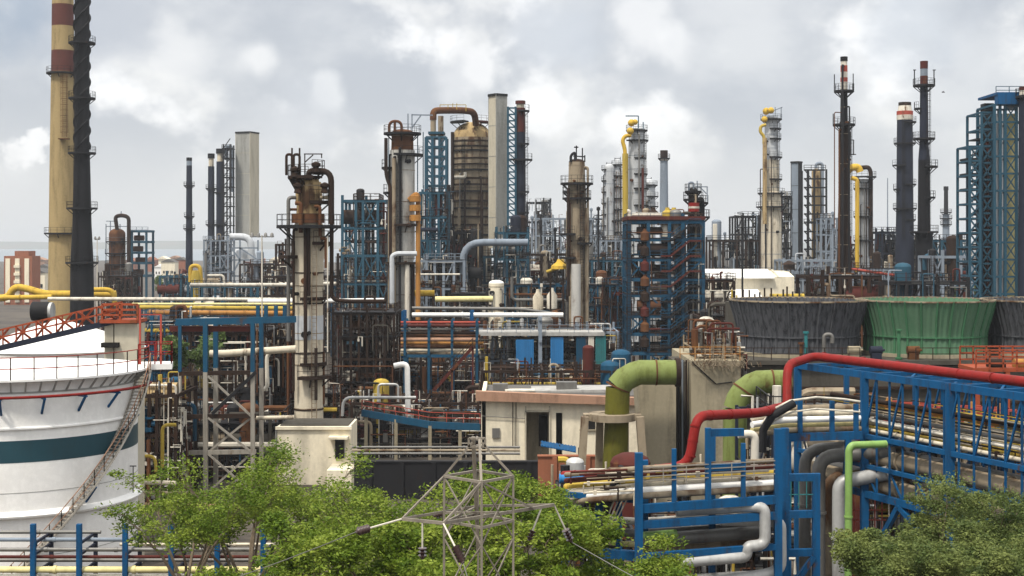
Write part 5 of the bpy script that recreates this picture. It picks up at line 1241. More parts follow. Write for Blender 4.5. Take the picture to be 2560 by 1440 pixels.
for px, p2 in ((1282, 1120), (1290, 1120)): px_tube([(px, 1000, Y - .3), (px, p2, Y - .3)], 1.2, Y, 6).build('downpipe', 'dark_rust', t)
for px in (1314, 1374): MB().box((X(px, Y), Y - .05, Z(1090, Y)), (.14, .3, S(150, Y))).build('door_frame', 'sheet_beige', t)
MB().box((X(1343, Y), Y - .05, Z(1028, Y)), (S(62, Y), .3, .14)).build('lintel', 'sheet_beige', t)
MB().box((X(1240, Y), Y - .1, Z(1082, Y)), (.8, .25, 1.0)).build('meter_box', 'dull_silver', t)
m = MB(); m.box((X(1470, Y), Y - .02, Z(1060, Y)), (1.5, .12, 1.1)); o = m.build('window', 'opening', t); MB().box((X(1470, Y), Y - .1, Z(1060, Y) - .62), (1.8, .25, .12)).build('sill', 'concrete', o); MB().box((X(1470, Y), Y - .1, Z(1060, Y)), (.07, .12, 1.1)).build('frame', 'sheet_grey', o)
px_tube([(1205, 1040, Y - .2), (1312, 1046, Y - .2)], 1, Y, 6).build('conduit', 'dull_silver', t)
for px, w_, h_ in ((1250, 1.6, .9), (1420, 2.2, 1.1), (1560, 1.2, .8)): MB().box((X(px, Y), Y + 4, zt + .45 + h_ / 2), (w_, 1.4, h_)).build('roof_unit', 'dull_silver', t)
t = thing('lean_to', 'blue corrugated awning in front of the cream parapet building', 'awning', (X(1395, 140), 140, 0))
m = MB(); a, b2, c, e_ = Vector((X(1352, 139), 139, Z(1114, 139))), Vector((X(1440, 139), 139, Z(1130, 139))), Vector((X(1440, 142), 142, Z(1116, 142))), Vector((X(1352, 142), 142, Z(1102, 142)))
dz = Vector((0, 0, -.08)); m.add([a, b2, c, e_, a + dz, b2 + dz, c + dz, e_ + dz], [(0, 1, 2, 3), (7, 6, 5, 4), (0, 4, 5, 1), (1, 5, 6, 2), (2, 6, 7, 3), (3, 7, 4, 0)])
for k in range(12): m.beam(a.lerp(b2, (k + .5) / 12) - dz * .4, e_.lerp(c, (k + .5) / 12) - dz * .4, .08, .06)
m.build('sheet', 'blue', t)
for k in range(3): MB().beam((X(1352, 140) + k * 1.9, 140.3, 0), (X(1352, 140) + k * 1.9, 140.3, Z(1106 + k * 7, 140)), .12).build('post', 'concrete_dark', t)
for lab, pxa, pxb, top, Yw, mt, th in (('long dark wall stretching in front of the cream hut and the parapet building', 885, 1420, 1156, 132, 'dark_steel', .5), ('red brick wall below the bent lime-green main', 1345, 1640, 1142, 126, 'brick', .5)):
    x0, x1, z = X(pxa, Yw), X(pxb, Yw), max(.8, Z(top, Yw))
    m = MB(); m.box(((x0 + x1) / 2, Yw + th / 2, z / 2), (x1 - x0, th, z))
    if th < 1:
        for k in range(int((x1 - x0) / 3)): m.box((x0 + 1.5 + k * 3, Yw - .1, z / 2), (.4, .2, z))
        m.box(((x0 + x1) / 2, Yw + th / 2, z + .06), (x1 - x0 + .1, th + .24, .12))
    else:
        m.prism([(-.3, z - .1), (th / 2, z + .5), (th + .3, z - .1)], (x0 - .3, Yw, .06), (0, 1, 0), (0, 0, 1), (x1 - x0 + .6, 0, 0))
    tag(m.build('boundary_wall' if th < 1 else 'shed', mt, None, ((x0 + x1) / 2, Yw, 0)), lab, 'wall' if th < 1 else 'shed')
# blue walkway trough in front
Y = 152
t = thing('walkway', 'long blue-sided walkway with railings leading to the parapet building', 'walkway', (X(1050, Y), Y, 0))
m = MB(); m.beam(P(905, 1032, Y + 4), P(1075, 1062, Y), .25, .75); m.beam(P(1075, 1062, Y), P(1200, 1068, Y - 1), .25, .75); m.build('girder', 'blue_old', t)
m = MB(); m.rail([P(905, 1026, Y + 4), P(1075, 1056, Y), P(1200, 1060, Y - 1)], 1.1, 1.6, .07); m.build('railing', 'red_old', t)
for px, py, dy in ((915, 1034, 4), (990, 1048, 2), (1075, 1064, 0), (1150, 1068, -.5)): MB().beam(P(px, py, Y + dy), (X(px, Y + dy), Y + dy, 0), .35).build('post', 'concrete', t)
# grey pipe bundles low down on sleepers in front
for k, (py, mt, lab) in enumerate(((1118, 'dull_silver', 'grey pipe low on sleepers behind the dark wall, highest'), (1126, 'brown_shell', 'brown pipe low on sleepers behind the dark wall'), (1134, 'dull_silver', 'dull grey pipe low on sleepers just behind the dark wall top'))):
    pipe(lab, [(880, py, 138 - k), (1300, py, 138 - k)], 3, mt, flange=6)

# ------------------------------------------------------------------ blue portal frame with X braces
Y = 131
t = thing('portal_frame', 'blue-topped steel portal with pale X-braced legs between the white tank and the stained column', 'frame', (X(540, Y), Y, 0))
zt = Z(806, Y); zm = Z(930, Y)
for dy in (0, 4.5):
    for px, w0 in ((450, .3), (514, .42), (632, .38)):
        if dy and px == 450: continue
        MB().box((X(px, Y), Y + dy, (zt + zm) / 2), (w0, w0, zt - zm)).build('upper_post', 'blue_old', t)
        MB().box((X(px, Y), Y + dy, zm / 2), (w0 * .98, w0 * .98, zm)).build('lower_post', 'galvanised', t)
m = MB(); m.beam(P(440, 806, Y), P(740, 798, Y), .36, .6); m.beam(P(440, 804, Y + 4.5), P(740, 798, Y + 4.5), .3, .55); m.build('top_beam', 'blue_old', t)
m = MB(); m.beam(P(425, 822, Y + .4), P(625, 822, Y + .4), .4, .5); m.build('lower_flange', 'maroon', t)
for i, px in enumerate((645, 665, 690, 712, 380, 400)): MB().beam(P(px, 800, Y + 1), P(px, 764 if i < 4 else 790, Y + 1), .34).build('stub_post', 'blue_old', t)
for py, mt in ((934, 'dark_rust'), (1042, 'dark_rust'), (1132, 'galvanised')):
    m = MB(); m.beam(P(448, py, Y), P(640, py - 3, Y), .3, .4); m.beam(P(448, py, Y + 4.5), P(640, py - 3, Y + 4.5), .3, .4); m.beam(P(514, py, Y), P(514, py, Y + 4.5), .3); m.beam(P(632, py, Y), P(632, py, Y + 4.5), .3); m.build('beam', mt, t)
for y0, y1 in ((940, 1040), (1044, 1130), (1134, 1230)):
    m = MB(); m.beam(P(520, y0, Y - .1), P(628, y1, Y - .1), .16, .2); m.beam(P(628, y0, Y + .2), P(520, y1, Y + .2), .16, .2); m.build('cross_brace', 'galvanised', t)
m = MB(); m.beam(P(640, 930, Y - .3), P(530, 1035, Y - .3), .1, .32); m.build('cross_brace', 'dark_steel', t)
# orange horizontal drum and yellow pipes right of the tank
Y = 131
p = P(402, 992, Y); r = S(36, Y)
t = thing('horizontal_drum', 'rusty orange horizontal drum tucked behind the right edge of the white tank', 'vessel', (p.x, Y, 0))
MB().tube([(p.x - 2.3, Y, p.z), (p.x - 2.1, Y, p.z), (p.x + 1.3, Y, p.z), (p.x + 1.6, Y, p.z)], r, 24).build('shell', 'ochre_shell', t)
MB().box((p.x - 1, Y, p.z / 2 - .5), (.5, 2, p.z - 1)).build('saddle', 'dark_rust', t); MB().box((p.x + .8, Y, p.z / 2 - .5), (.5, 2, p.z - 1)).build('saddle', 'dark_rust', t)
for lab, pts, r, mt in (('yellow pipe dropping straight down beside the blue portal leg', [(440, 1062, 118), (406, 1062, 118), (406, 1170, 118)], 4.5, 'yellow_dull'), ('lower yellow pipe near the foot of the rusty orange drum', [(350, 1140, 117), (388, 1140, 117), (390, 1180, 117)], 4, 'yellow_dull'), ('pale pipe lying near the ground right of the white tank foot', [(345, 1205, 114), (440, 1208, 114)], 6, 'beige_shell'), ('brown pipe lying below the pale pipe right of the white tank foot', [(345, 1232, 111), (520, 1236, 111)], 6, 'brown_shell'), ('rusty pipe on the ground glimpsed between the treetops', [(345, 1262, 108), (700, 1268, 108)], 6, 'parapet')):
    pipe(lab, pts, r, mt, .8)

# ------------------------------------------------------------------ the white tank
th = R(19.56); D = 95.0; TR = 7.62
TX, TY = -D * math.sin(th), D * math.cos(th)
def tang(px):
    """angle on the tank wall (near side) seen at photo column px"""
    best = None
    for i in range(1800):
        a = R(180 + i * .1); x, y = TX + TR * math.cos(a), TY + TR * math.sin(a)
        # near side only
        if (x * (x - TX) + y * (y - TY)) > 0: continue
        e = abs(1280 + F * x / y - px)
        if best is None or e < best[0]: best = (e, a)
    return best[1]
def tz(py, px): a = tang(px); return H - (py - HY) / F * (TY + TR * math.sin(a))
ZR = 16.08
t = thing('storage_tank', 'big white storage tank with a dark teal band at the left edge', 'tank', (TX, TY, 0))
MB().lathe(TX, TY, [(TR, 0), (TR, ZR)], 160).build('wall', 'tank_white', t)
MB().lathe(TX, TY, [(TR - .02, ZR), (TR * .5, ZR + .35), (.1, ZR + .6)], 96).build('roof', 'tank_white', t)
MB().ring(TX, TY, 12.46, TR - .05, TR + .012, 1.30, 160).build('painted_band', 'tank_band', t)
MB().lathe(TX, TY, [(TR - .05, 7.78), (TR + .33, 7.95), (TR + .36, 8.05), (TR + .1, 8.22), (TR - .05, 8.34)], 160).build('wind_girder', 'tank_white', t)
MB().lathe(TX, TY, [(TR - .05, 13.02), (TR + .14, 13.12), (TR + .14, 13.2), (TR - .05, 13.3)], 160).build('wind_girder', 'tank_white', t)
for z in (1.6, 3.1, 5.6, 9.4): MB().ring(TX, TY, z, TR - .03, TR + .015, .03, 160).build('weld_seam', 'sheet_grey', t)
pl = MB().ring(TX, TY, ZR + .02, TR - .02, TR + .75, .12, 120).build('rim_walkway', 'tank_white', t)
m = MB()
for i in range(60): a = 2 * PI * i / 60; m.beam((TX + TR * math.cos(a), TY + TR * math.sin(a), ZR - .8), (TX + (TR + .7) * math.cos(a), TY + (TR + .7) * math.sin(a), ZR - .1), .09)
m.ring(TX, TY, ZR - .75, TR - .02, TR + .06, .1, 120)
m.build('bracket', 'sheet_grey', pl)
m = MB(); nn = 40; m.rail([(TX + (TR + .7) * math.cos(2 * PI * i / nn), TY + (TR + .7) * math.sin(2 * PI * i / nn), ZR + .02) for i in range(22, nn + 3)], 1.3, 1.8, .055); m.build('railing', 'red_old', t)
# red ring pipe on blue brackets
rp = TR + .85; m = MB(); m.tube([(TX + rp * math.cos(R(a)), TY + rp * math.sin(R(a)), 15.08) for a in range(200, 372, 3)], .085, 10); m.build('ring_pipe', 'red', t)
for a in (252, 267, 284, 301, 318, 335):
    c, s_ = math.cos(R(a)), math.sin(R(a)); m = MB()
    m.beam((TX + TR * c, TY + TR * s_, 14.0), (TX + rp * c, TY + rp * s_, 15.0), .12); m.beam((TX + TR * c, TY + TR * s_, 14.93), (TX + (rp + .1) * c, TY + (rp + .1) * s_, 14.93), .1); m.build('pipe_bracket', 'blue', t)
# spiral stair
a0, a1 = tang(95), tang(338); z0, z1 = tz(1370, 95), ZR - .1
def hx(u, r): a = a0 + (a1 + R(6) - a0) * u; return Vector((TX + r * math.cos(a), TY + r * math.sin(a), z0 + (z1 - z0) * u))
def hx(u, r, a0=a0, z0=z0):
    # run on down to the ground with the same slope
    a = a0 + (a1 + R(4) - a0) * u; return Vector((TX + r * math.cos(a), TY + r * math.sin(a), z0 + (z1 - z0) * u))
ulo = -z0 / (z1 - z0)
us = [ulo + (1 - ulo) * i / 44 for i in range(45)]
st = MB(); st.tube([hx(u, TR + .15) for u in us], .07, 5); st.tube([hx(u, TR + .95) for u in us], .09, 5)
for i in range(86):
    u = ulo + (1 - ulo) * i / 85; st.beam(hx(u, TR + .12), hx(u, TR + .98), .26, .04)
o = st.build('spiral_stair', 'galvanised', t)
st = MB(); pts = [hx(u, TR + .95) for u in us[::2]]; st.rail(pts, 1.05, 1.4, .045); st.build('handrail', 'parapet', o)
for u in (.35, .75):
    b2 = hx(u, TR); m = MB(); m.beam(b2 + Vector((0, 0, -1.1)), hx(u, TR + 1) + Vector((0, 0, -.1)), .1); m.build('stair_bracket', 'blue', o)
pa = a1 + R(12)
pc = Vector((TX + (TR + 1.1) * math.cos(pa), TY + (TR + 1.1) * math.sin(pa), ZR + .05))
o = MB().box(pc, (2.2, 2.2, .35), pa).build('landing', 'tank_white', t)
def cr(dx, dy): return Vector((pc.x + dx * math.cos(pa) - dy * math.sin(pa), pc.y + dx * math.sin(pa) + dy * math.cos(pa), pc.z + .17))
MB().rail([cr(-1, -1.05), cr(1.05, -1.05), cr(1.05, 1.05), cr(-1, 1.05)], 1.3, 1.0, .06).build('railing', 'red', o)
m = MB(); m.beam(cr(-.9, -1), cr(-.9, -1) + Vector((0, 0, 3.6)), .11); m.beam(cr(.4, -1), cr(.4, -1) + Vector((0, 0, 3.2)), .11); m.beam(cr(-.9, -1) + Vector((0, 0, 3.2)), cr(.4, -1) + Vector((0, 0, 3.2)), .08); m.build('hoist_post', 'red_old', o)
# nozzle on the wall
a = tang(325); p = Vector((TX + (TR + .1) * math.cos(a), TY + (TR + .1) * math.sin(a), tz(1165, 325)))
m = MB(); m.beam(p + Vector((-.4, 0, 0)), p + Vector((.3, 0, 0)), .06); m.beam(p + Vector((.1, 0, 0)), (p.x + .1, p.y, tz(1232, 325)), .05); m.build('level_gauge', 'dark_steel', t)
# second tank behind with a gangway rising over its roof
Y = 113
TX2, TR2 = X(150, Y), 6.6
t = thing('storage_tank', 'second white tank with a low cone roof mostly hidden behind the big white tank', 'tank', (TX2, Y, 0))
zr2 = Z(885, Y - TR2)
MB().lathe(TX2, Y, [(TR2, 0), (TR2, zr2)], 96).build('wall', 'tank_white', t)
MB().lathe(TX2, Y, [(TR2 + .1, zr2), (TR2 * .55, zr2 + 1.2), (.2, zr2 + 2.3)], 96).build('roof', 'tank_white', t)
Y = 104
t = thing('gangway', 'blue-edged gangway with red railings rising across the second tank roof', 'gangway', (X(150, Y), Y, 0))
m = MB(); a, b2 = P(-60, 884, Y), P(292, 802, Y); m.beam(a, b2, .5, .4); m.beam(a + Vector((0, 1.4, 0)), b2 + Vector((0, 1.4, 0)), .5, .4); m.build('stringer', 'navy_steel', t)
for q in (0, 1.4): MB().rail([a + Vector((0, q, .2)), b2 + Vector((0, q, .2))], 1.15, 1.6, .1).build('railing', 'orange_red', t)
m = MB()
for k in range(6):
    u = .12 + k * .15; p = a.lerp(b2, u) + Vector((0, .2, .2)); q = a.lerp(b2, u + .11) + Vector((0, .2, .2)); m.beam(p, q + Vector((0, 0, 1.15)), .14); m.beam(q, p + Vector((0, 0, 1.15)), .14)
m.build('truss', 'orange_red', t)
pb = P(300, 803, Y)
m = MB(); m.box(pb + Vector((0, 1, 0)), (S(92, Y), 3, .25)); m.build('platform', 'orange_red', t)
for dy in (-.4, 2.4): MB().rail([P(256, 801, Y + dy), P(344, 801, Y + dy)], 1.2, 1.3, .13, mids=2).build('railing', 'orange_red', t)
for px in (256, 300, 344): MB().beam(P(px, 802, Y), P(px, 764, Y), .16).build('post', 'orange_red', t)
for px, w0, mt in ((272, 22, 'sheet_beige'), (315, 58, 'sheet_beige')): MB().box((X(px, Y), Y + 1, Z(808, Y) / 2), (S(w0, Y), 2, Z(808, Y) - .1)).build('pier', mt, t)
MB().box((X(278, Y), Y - .2, Z(862, Y)), (S(42, Y), .6, S(12, Y))).build('opening', 'opening', t)
p = P(112, 778, 140)
t = thing('horizontal_drum', 'small silver-ended drum lying left of the black stack foot', 'vessel', (p.x, 140, 0))
MB().tube([p + Vector((-1.2, 0, 0)), p + Vector((-1, 0, 0)), p + Vector((.5, 0, 0))], S(24, 140), 18).build('shell', 'dark_steel', t)
MB().tube([p + Vector((.5, 0, 0)), p + Vector((.8, 0, 0))], S(22, 140), 18).build('end', 'silver', t)
MB().box((p.x - .3, 140, p.z / 2 - .5), (.8, 1.2, p.z - 1)).build('stand', 'concrete_dark', t)
# ------------------------------------------------------------------ pipe rack in front of the tank
Y = 66
t = thing('pipe_rack', 'rack of blue posts carrying pipes in front of the big white tank', 'pipe rack', (X(370, Y), Y, 0))
for i in range(7):
    px = 83 + 115 * i
    MB().box((X(px, Y), Y, Z(1310, Y) / 2), (.22, .26, Z(1310, Y))).build('post', 'blue', t)
    MB().box((X(px, Y), Y + 2.6, Z(1356, Y) / 2), (.16, .2, Z(1356, Y))).build('post', 'navy_steel', t)
    m = MB()
    for py in (1352, 1380, 1428): m.beam((X(px, Y), Y - .05, Z(py + 8, Y)), (X(px, Y), Y + 2.7, Z(py + 8, Y)), .1, .12)
    m.build('crossbeam', 'navy_steel', t)
for k, (a, b2, py, dy, r, mt, lab) in enumerate(((-60, 252, 1330, 2.2, 4.5, 'dull_silver', 'highest grey pipe on the rack before the tank, ending short'), (-60, 330, 1349, 1.6, 5, 'bluegrey', 'second grey pipe on the rack before the tank'), (-60, 640, 1374, .9, 5, 'dull_silver', 'long grey pipe halfway down the rack before the tank'),
        (-60, 700, 1392, .3, 4, 'maroon', 'thin reddish pipe on the rack before the tank'), (-60, 720, 1400, 1.9, 5, 'dull_silver', 'shaded grey pipe at the back of the rack before the tank'), (-60, 730, 1424, .2, 8, 'yellow_pale', 'thick pale yellow pipe lowest in front on the rack before the tank'), (-60, 730, 1440, .8, 6, 'white_pipe', 'white pipe at the bottom of the rack before the tank'), (300, 730, 1361, 2.3, 4, 'beige_shell', 'beige pipe on the rack behind the leafy branches'))):
    pipe(lab, [(a, py, Y + dy), (b2, py, Y + dy)], r, mt, flange=4)

# ------------------------------------------------------------------ blue pipe bridge running toward the viewer on the right
A = Vector((19.0, 75.5, 0)); DR = Vector((5.6, -13.5, 0)); NR = Vector((13.5, 5.6, 0)).normalized() * 3.4
def T(u, z, k=0.): q = A + DR * u + NR * k; return Vector((q.x, q.y, z))
t = thing('pipe_bridge', 'bright blue truss bridge full of pipes coming toward the viewer at the right', 'pipe bridge', (A.x, A.y, 0))
UL, UH = -.43, 1.25
for k in (0, 1):
    for u in (-.43, 0, .47, .94): MB().beam(T(u, 0, k), T(u, 17.15, k), .38 if k == 0 else .28).build('column', 'blue', t)
    for z, h in ((17.0, .36), (13.7, .24), (12.1, .2), (10.6, .36)):
        MB().beam(T(UL, z, k), T(UH, z, k), .24, h).build('chord', 'blue', t)
    m = MB(); n = 17
    for i in range(n + 1):
        u = 0 + (UH - 0) * i / n; m.beam(T(u, 10.6, k), T(u, 16.9, k), .10)
        if i < n and (i % 2 == k):
            m.beam(T(u, 13.7, k), T(u + UH / n, 16.9, k), .09)
            m.beam(T(u, 12.1, k), T(u + UH / n, 10.7, k), .09)
    m.build('web', 'blue', t)
for u in (-.43, -.2, 0, .16, .31, .47, .63, .79, .94, 1.1):
    m = MB()
    for z in (10.5, 12.0, 13.55, 16.95): m.beam(T(u, z, 0), T(u, z, 1), .18, .22)
    m.build('crossbeam', 'blue', t)
m = MB()
for u0, u1 in ((0, .24), (.24, .47), (.47, .7), (.7, .94)): m.beam(T(u0, 16.9, 0), T(u1, 16.9, 1), .12); m.beam(T(u1, 16.9, 0), T(u0, 16.9, 1), .12)
m.build('top_brace', 'blue', t)
for u0, z0, u1, z1 in ((.47, 8.2, .2, 10.4), (0, 6.5, .2, 10.4)): MB().beam(T(u0, z0), T(u1, z1), .26).build('knee_brace', 'blue', t)
rg = random.Random(77)
BR = [(12.55, .22, .42, 'brown_shell', 'thick brown-grey pipe on the upper middle tier of the blue bridge'), (12.5, .62, .38, 'dull_silver', 'thick grey pipe deep inside the blue bridge, upper middle tier'), (11.05, .22, .42, 'brown_shell', 'thick brown-grey pipe on the lowest tier of the blue bridge'), (11.0, .62, .4, 'dull_silver', 'thick dark grey pipe deep inside the blue bridge, lowest tier'),
      (13.98, .12, .11, 'beige_shell', 'thin beige pipe at the front of the top tier of the blue bridge'), (14.0, .27, .15, 'yellow_dull', 'mustard pipe on the top tier of the blue bridge'), (14.25, .42, .17, 'white_pipe', 'pale pipe on the top tier of the blue bridge behind the mustard one'), (14.05, .58, .16, 'brown_shell', 'brown pipe on the top tier of the blue bridge'), (14.6, .72, .16, 'beige_shell', 'beige pipe raised at the back of the top tier of the blue bridge'), (15.1, .85, .18, 'orange_rust', 'rust-orange pipe highest at the back inside the blue bridge'), (14.75, .3, .1, 'dull_silver', 'thin grey pipe hung halfway up inside the blue bridge'), (14.45, .16, .07, 'white_pipe', 'thinnest white pipe inside the blue bridge near its front face'), (15.3, .6, .13, 'dark_rust', 'dark rusty pipe high in the blue bridge')]
for z, k, r, mt, lab in BR:
    m = MB(); a, b2 = T(-.40, z, k), T(1.25, z, k); m.tube([a, b2], r, 14)
    for i in range(1, 6):
        c = a.lerp(b2, i / 6); dd = (b2 - a).normalized() * .05; m.tube([c - dd, c + dd], r * 1.22, 14)
    tag(m.build('pipe', mt, None, tuple(a)), lab, 'pipe')
rg = random.Random(56)
BRIDGE = t
# red main along the top
pts = [P(1968, 1012, 76.5), P(1968, 912, 77.5), T(-.35, 17.6, .1), T(.1, 17.62, .12), T(.5, 17.62, .14), T(1.3, 17.62, .18)]
m = MB(); m.tube(pts, .25, 18, .8)
for u in (-.3, -.05, .15, .32, .48, .64, .8, 1.): c = T(u, 17.62, .14); dd = DR.normalized() * .05; m.tube([c - dd, c + dd], .275, 18)
tag(m.build('pipe', 'red', None, tuple(pts[0])), 'thick red pipe arching up and along the top of the blue bridge', 'pipe')
pts = [P(1408, 1190, 70), P(1560, 1184, 68), P(1722, 1165, 67.5), P(1742, 1040, 67.8), P(1900, 1032, 72), P(1975, 1012, 76.5)]
m = MB(); m.tube(pts, .245, 18, .75)
for a, b2 in zip(pts[:-1], pts[1:]):
    for u in (.2, .5, .8): c = a.lerp(b2, u); dd = (b2 - a).normalized() * .04; m.tube([c - dd, c + dd], .265, 18)
m.v = m.v; tag(m.build('pipe', 'red', None, tuple(pts[0])), 'thick red pipe stepping up from the left end of the blue platform', 'pipe')
m = MB(); m.tube([P(1402, 1197, 69.6), P(1462, 1193, 69)], .2, 14); m.tube([P(1402, 1197, 69.6), P(1398, 1197, 69.6)], .25, 14); tag(m.build('pipe', 'blue_panel', None, tuple(P(1402, 1197, 69.6))), 'short bright blue pipe stub under the left end of the red pipe', 'pipe')
# gray mains coming out of the bridge end and turning down
def at(px, py, Yy): return P(px, py, Yy)
GP = [([T(.1, 13.0, .2), at(2150, 1136, 76), at(2046, 1140, 76), at(2046, 1500, 76)], .37, 'dull_silver', 'thick grey-green pipe turning down from the bridge end, left of the light green pipe'),
      ([T(.1, 13.3, .5), at(2120, 1118, 78), at(2012, 1124, 78), at(2012, 1500, 78)], .33, 'dull_silver', 'grey pipe turning down furthest left at the bridge end'),
      ([T(.1, 11.9, .15), at(2150, 1196, 75.5), at(2098, 1204, 75.5), at(2098, 1500, 75.5)], .38, 'silver', 'silvery thick pipe turning down right beside the light green pipe'),
      ([T(.1, 11.5, .5), at(2140, 1190, 78), at(2072, 1196, 78), at(2072, 1500, 78)], .35, 'brown_shell', 'shadowed brown-grey pipe between the downturned grey ones')]
for pts, r, mt, lab in GP:
    m = MB(); m.tube(pts, r, 20, 1.0); c = pts[2] + Vector((0, 0, -3)); m.tube([c, c + Vector((0, 0, -.12))], r * 1.18, 20); tag(m.build('pipe', mt, None, tuple(pts[2])), lab, 'pipe')
pts = [P(2215, 1110, 72.5), P(2130, 1113, 72), P(2122, 1125, 72), P(2120, 1520, 72)]
m = MB(); m.tube(pts, .19, 16, .5); m.tube([P(2121, 1290, 72), P(2121, 1294, 72)], .23, 16); tag(m.build('pipe', 'green_pipe', None, tuple(pts[0])), 'slim light green pipe bending down in front of the bridge end', 'pipe')
# dark clutter under the bridge end: ladder cage scaffolding
t = thing('scaffold', 'thin rusty scaffold standing under the blue bridge in the shade', 'scaffold', (X(2180, 78), 78, 0)); m = MB()
for px in (2135, 2170, 2205):
    for dy in (0, 1.5): m.beam((X(px, 78), 78 + dy, 0), (X(px, 78), 78 + dy, Z(1255, 78)), .06)
for py in (1275, 1300, 1330, 1352, 1380, 1410): m.beam(P(2125, py, 78), P(2215, py, 78), .06); m.beam(P(2125, py, 79.5), P(2215, py, 79.5), .06); m.beam(P(2170, py, 78), P(2170, py, 79.5), .06)
m.build('frame', 'red_old', t)

# ------------------------------------------------------------------ blue platform left of the bridge
t = thing('pipe_platform', 'bright blue pipe platform with tall posts left of the downturned grey pipes', 'platform', (X(1770, 63), 63, 0))
def LPx(px, py, d=0): u = (px - 1597) / (1945 - 1597); return P(px, py, 62 + 2.2 * u + d)
for px, top, bot, w0 in ((1597, 1132, None, .34), (1685, 1122, 1262, .2), (1770, 1070, 1258, .26), (1858, 1108, 1252, .2), (1945, 1072, None, .34)):
    p = LPx(px, top); q = LPx(px, bot) if bot else Vector((p.x, p.y, 0)); MB().beam(q, p, w0).build('post', 'blue', t)
for px, top in ((1612, 1150), (1780, 1080), (1955, 1085)):
    p = LPx(px, top, 3.2); MB().beam((p.x, p.y, 0), p, .3).build('post', 'blue', t)
for py0, py1, h in ((1272, 1248, .38), (1312, 1288, .34), (1392, 1366, .28)):
    for d in (0, 3.2): MB().beam(LPx(1597, py0, d), LPx(1945, py1, d), .26, h).build('girder', 'blue', t)
for px in (1600, 1685, 1770, 1858, 1940):
    m = MB()
    for b0 in (1272, 1312, 1392):
        py = b0 - 25 * (px - 1597) / 348; m.beam(LPx(px, py), LPx(px, py, 3.2), .18, .24)
    m.build('crossbeam', 'blue', t)
m = MB(); m.beam(LPx(1770, 1082), LPx(1858, 1080), .2, .34); m.beam(LPx(1770, 1170), LPx(1858, 1166), .2, .28); m.build('upper_frame', 'blue', t)
MB().rail([LPx(1600, 1215, -.1), LPx(1940, 1195, -.1)], .8, 1.2, .045, mids=3).build('railing', 'galvanised', t)
# left bay of the platform
t = thing('pipe_platform', 'shorter blue bay with slanting handrails at the left end of the blue platform', 'platform', (X(1540, 65), 65, 0))
for px, top, w0 in ((1412, 1225, .3), (1497, 1235, .34), (1545, 1225, .2)):
    p = P(px, top, 66); MB().beam((p.x, p.y, 0), p, w0).build('post', 'blue', t)
    p = P(px + 6, top + 6, 69); MB().beam((p.x, p.y, 0), p, w0 * .8).build('post', 'blue', t)
for py in (1245, 1385):
    MB().beam(P(1408, py - 10, 66.6), P(1597, py + 6, 65), .24, .42 if py > 1300 else .25).build('girder', 'blue', t)
    MB().beam(P(1408, py - 12, 69.6), P(1597, py + 2, 68), .24, .36).build('girder', 'blue', t)
m = MB(); m.tube([P(1556, 1168, 64.6), P(1540, 1200, 64.8), P(1522, 1250, 65), P(1508, 1318, 65.2), P(1506, 1332, 65.2)], .2, 8); m.build('slanting_channel', 'dark_steel', t)
for k in range(4):
    m = MB(); m.beam(P(1508 + k * 10, 1320 - k * 4, 65.1), P(1560 + k * 8, 1190 + k * 8, 64.6), .055); m.build('handrail', 'white_pipe', t)
PL = [(1165, .4, .12, 'brown_shell', 'brown pipe highest on the blue platform, behind the posts'), (1180, .9, .13, 'maroon', 'reddish-brown pipe second from the top on the blue platform'), (1195, 1.6, .16, 'yellow_dull', 'mustard pipe halfway down the pipe bank of the blue platform'), (1208, 1.2, .14, 'beige_shell', 'beige pipe above the long white one on the blue platform'), (1222, .7, .19, 'white', 'long white pipe on the blue platform'), (1234, .3, .15, 'brown_shell', 'brown pipe at the front edge of the blue platform deck'), (1214, 2.3, .2, 'dull_silver', 'grey pipe at the back of the blue platform')]
for py, d, r, mt, lab in PL:
    m = MB(); a, b2, c = P(1415, py + 22, 67 + d), LPx(1600, py + 6, d), LPx(1942, py - 14, d); m.tube([a, b2, c], r, 12)
    for i in range(1, 4): q = b2.lerp(c, i / 4); dd = (c - b2).normalized() * .04; m.tube([q - dd, q + dd], r * 1.25, 12)
    tag(m.build('pipe', mt, None, tuple(b2)), lab, 'pipe')
for k, (py, mt, r, lab) in enumerate(((1300, 'white_pipe', .17, 'white pipe in the left bay under the handrails, topmost of three'), (1330, 'dull_silver', .2, 'grey pipe in the left bay, middle of three'), (1358, 'yellow_pale', .13, 'cream pipe in the left bay, lowest of three'))):
    m = MB(); m.tube([P(1412, py - 8, 68), P(1600, py + 4, 66), P(1900, py - 16, 67)], r, 12); tag(m.build('pipe', mt, None, tuple(P(1412, py, 68))), lab, 'pipe')
pipe('yellow crooked pipe at the far left end of the blue platform', [(1415, 1215, 67), (1412, 1268, 67), (1440, 1284, 67), (1470, 1286, 67)], 4.5, 'yellow', .4)
rg = random.Random(55)
def fine_lines(t, n, fa, fb, mats, rr=(.025, .04, .055)):
    gs = {}
    for k in range(n):
        q = gs.setdefault(rg.choice(mats), MB()); u, v, d_ = rg.random(), rg.random(), rg.random()
        a, b2 = fa(min(u, v), d_), fa(max(u, v) , d_)
        pts = [a, b2]
        if rg.random() < .5: pts.append(b2 + Vector((0, 0, rg.uniform(-.9, .9))))
        if rg.random() < .4: pts.insert(0, a + Vector((0, 0, rg.uniform(-.7, .7))))
        r = rg.choice(rr); q.tube(pts, r, 6)
        if rg.random() < .6: c = a.lerp(b2, rg.random()); q.box(c, (r * 3.4, r * 3.4, r * 4.5))
    for mt, q in gs.items(): tag(q.build('small_piping', mt, t), kind='stuff')
